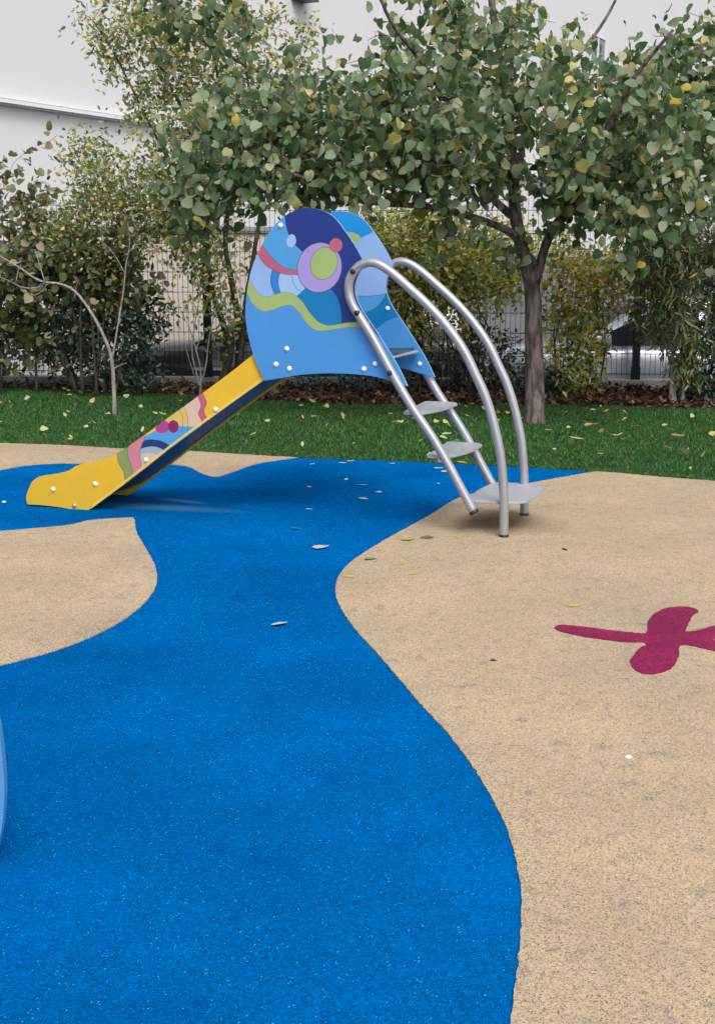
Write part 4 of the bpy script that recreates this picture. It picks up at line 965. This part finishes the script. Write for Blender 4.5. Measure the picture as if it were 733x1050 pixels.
# ------------------------------------------------------------------ play panel at the left edge
yR = 2.62
rock = thing('play_panel', (-1.3, yR, 0), 'light blue rounded play panel standing at the left edge of the blue rubber', 'play panel')
e = D(4.2, 798, yR); pw, pts = .60, []
for k in range(96):
    a = 2 * math.pi * k / 96
    pts.append((e.x - pw + pw * math.cos(a), max(.03, e.z + (.80 if a < 3.14 else .6) * math.sin(a))))
n = len(pts); bm = bmesh.new(); a = [bm.verts.new((p[0], yR, p[1])) for p in pts]; b = [bm.verts.new((p[0], yR + .025, p[1])) for p in pts]
bm.faces.new(a); bm.faces.new(b[::-1])
for i in range(n): bm.faces.new((a[i], a[(i + 1) % n], b[(i + 1) % n], b[i]))
bmesh.ops.remove_doubles(bm, verts=bm.verts, dist=1e-5); bmesh.ops.recalc_face_normals(bm, faces=bm.faces)
from_bm('panel', bm, 'rocker_blue', rock)
for x in (e.x - .95, e.x - .28):
    bm = bmesh.new(); tube(bm, [(x, yR + .05, .002), (x, yR + .05, .9)], .024, 14); from_bm('post', bm, 'brushed_steel', rock, True)

# ------------------------------------------------------------------ fallen leaves
def leaf_mesh(kind, m, seed):
    T, F = LEAF[kind]; r = np.random.default_rng(seed); me = bpy.data.meshes.new('fallen_leaf')
    bm = bmesh.new(); vs = [bm.verts.new((a + r.normal(0, .05), (b - .45) * r.uniform(.95, 1.15), abs(c) * .3 + r.uniform(0, .02) + .10 * abs(b - .45) * r.uniform(0, 1))) for a, b, c in T]
    for f in F: bm.faces.new([vs[i] for i in f])
    bm.to_mesh(me); bm.free(); me.materials.append(MATS[m]); return me
LM = {c: [leaf_mesh(k, 'fallen_' + c, s) for s, k in enumerate(('oval', 'oval', 'heart'))] for c in ('yellow', 'pale', 'green', 'brown', 'dark', 'grey', 'orange')}
rl = np.random.default_rng(77)
def fallen(p, z, size, c, label, group=None, tilt=.05):
    o = bpy.data.objects.new('fallen_leaf', LM[c][rl.integers(3)]); COL.objects.link(o)
    o.location = (p[0], p[1], z - .003 * (z < .02)); o.scale = (size,) * 3; o.rotation_euler = (rl.normal(0, tilt), rl.normal(0, tilt), rl.uniform(0, 6.28))
    return props(o, label, 'leaf', group)
named = [(287, 642, .062, 'grey', 'largest pale fallen leaf, lying alone on the open blue rubber'), (329, 563, .055, 'grey', 'crumpled pale leaf on the blue rubber nearest the sand coloured bay'), (302.6, 543.5, .04, 'brown', 'small brown leaf on blue rubber below the pair of pale leaves'),
         (381, 574.7, .07, 'green', 'grey green leaf on the sand surface just inside its rounded corner'), (416.4, 555, .05, 'yellow', 'yellow leaf on the sand surface near the blue edge and the steps'), (437, 553, .05, 'brown', 'brown curled leaf on the sand surface left of the handrail foot'),
         (359, 593.2, .05, 'yellow', 'yellow leaf at the tip of the sand bay'), (424, 590.2, .042, 'yellow', 'small yellow leaf in the middle of the sand surface'), (579, 565.6, .035, 'dark', 'dark leaf scrap on the sand right of the handrail foot'), (588, 623.6, .045, 'yellow', 'yellow green leaf on the sand just above the dragonfly tail'),
         (506, 680, .016, 'dark', 'tiny dark scrap on the sand below the dragonfly tail'), (472.9, 475.5, .07, 'yellow', 'yellow leaf on the lawn edge behind the slide ladder')]
for u, v, s_, c, l in named: fallen(G(u, v), .012, s_ * 1.25, c, l)
for u, v, s_, c in ((316.3, 523, .045, 'grey'), (317.4, 500, .045, 'grey'), (355.3, 492.3, .055, 'grey'), (371.4, 498.3, .075, 'grey'), (371.4, 512, .07, 'grey'), (350.4, 475.4, .06, 'grey'), (320.4, 476.7, .06, 'grey'), (359, 473.4, .06, 'grey'), (387.8, 505.4, .04, 'grey'), (450, 480.8, .055, 'grey'), (456, 484, .04, 'grey'), (449.2, 496.4, .035, 'grey'), (402, 476, .05, 'grey')):
    fallen(G(u, v), .008, s_, c, 'small pale fallen leaf on the blue rubber between slide and lawn', 'pale leaves on the blue rubber by the lawn')
for u, v in ((402.8, 486), (427.3, 516.8)): fallen(G(u, v), .008, .04, 'dark', 'small dark leaf scrap on the blue rubber', 'dark scraps on the blue rubber')
for c, n, lab, grp in (('yellow', 110, 'yellow fallen leaf lying in the lawn grass', 'yellow leaves on the lawn'), ('pale', 120, 'pale green fallen leaf lying in the lawn grass', 'pale leaves on the lawn'), ('brown', 22, 'brown fallen leaf lying in the lawn grass', 'brown leaves on the lawn'), ('orange', 8, 'orange fallen leaf lying in the lawn grass', 'orange leaves on the lawn')):
    q = pts_in(LAWN, n, (-3.4, 3.6, 7.4, 13.2))
    for p in q: fallen(p, .036 + rl.uniform(-.006, .012), rl.uniform(.028, .062), c, lab, grp, .38)
for u, v, s_, c, l in ((72, 456, .08, 'yellow', 'bright yellow leaf at the lawn edge above the slide run-out'), (458, 450, .11, 'pale', 'large pale leaf standing in the grass behind the middle step'), (562, 446, .11, 'pale', 'large pale leaf in the grass right of the trunk'), (590, 455, .12, 'pale', 'pale leaf beside the large one in the grass right of the trunk'), (694, 452, .09, 'orange', 'orange leaf in the grass near the narrow leaved shrub')):
    fallen(G(u, v), .04, s_, c, l)
bm = bmesh.new(); bmesh.ops.create_icosphere(bm, subdivisions=2, radius=.010)
for v in bm.verts: v.co.z *= .6; v.co.x *= 1.25; v.co += Vector((rl.normal(0, .0008), rl.normal(0, .0008), 0))
pb = from_bm('pebble', bm, 'stone_white', None, True); pb.location = G(4.4, 516.5) + Vector((0, 0, .010)); props(pb, 'small white pebble on the blue rubber left of the slide run-out', 'pebble')
p2 = pb.copy(); COL.objects.link(p2); p2.location = G(644, 781) + Vector((0, 0, .012)); p2.scale = (.8, .8, .8); p2['label'] = 'small white chip on the sand surface below the dragonfly'
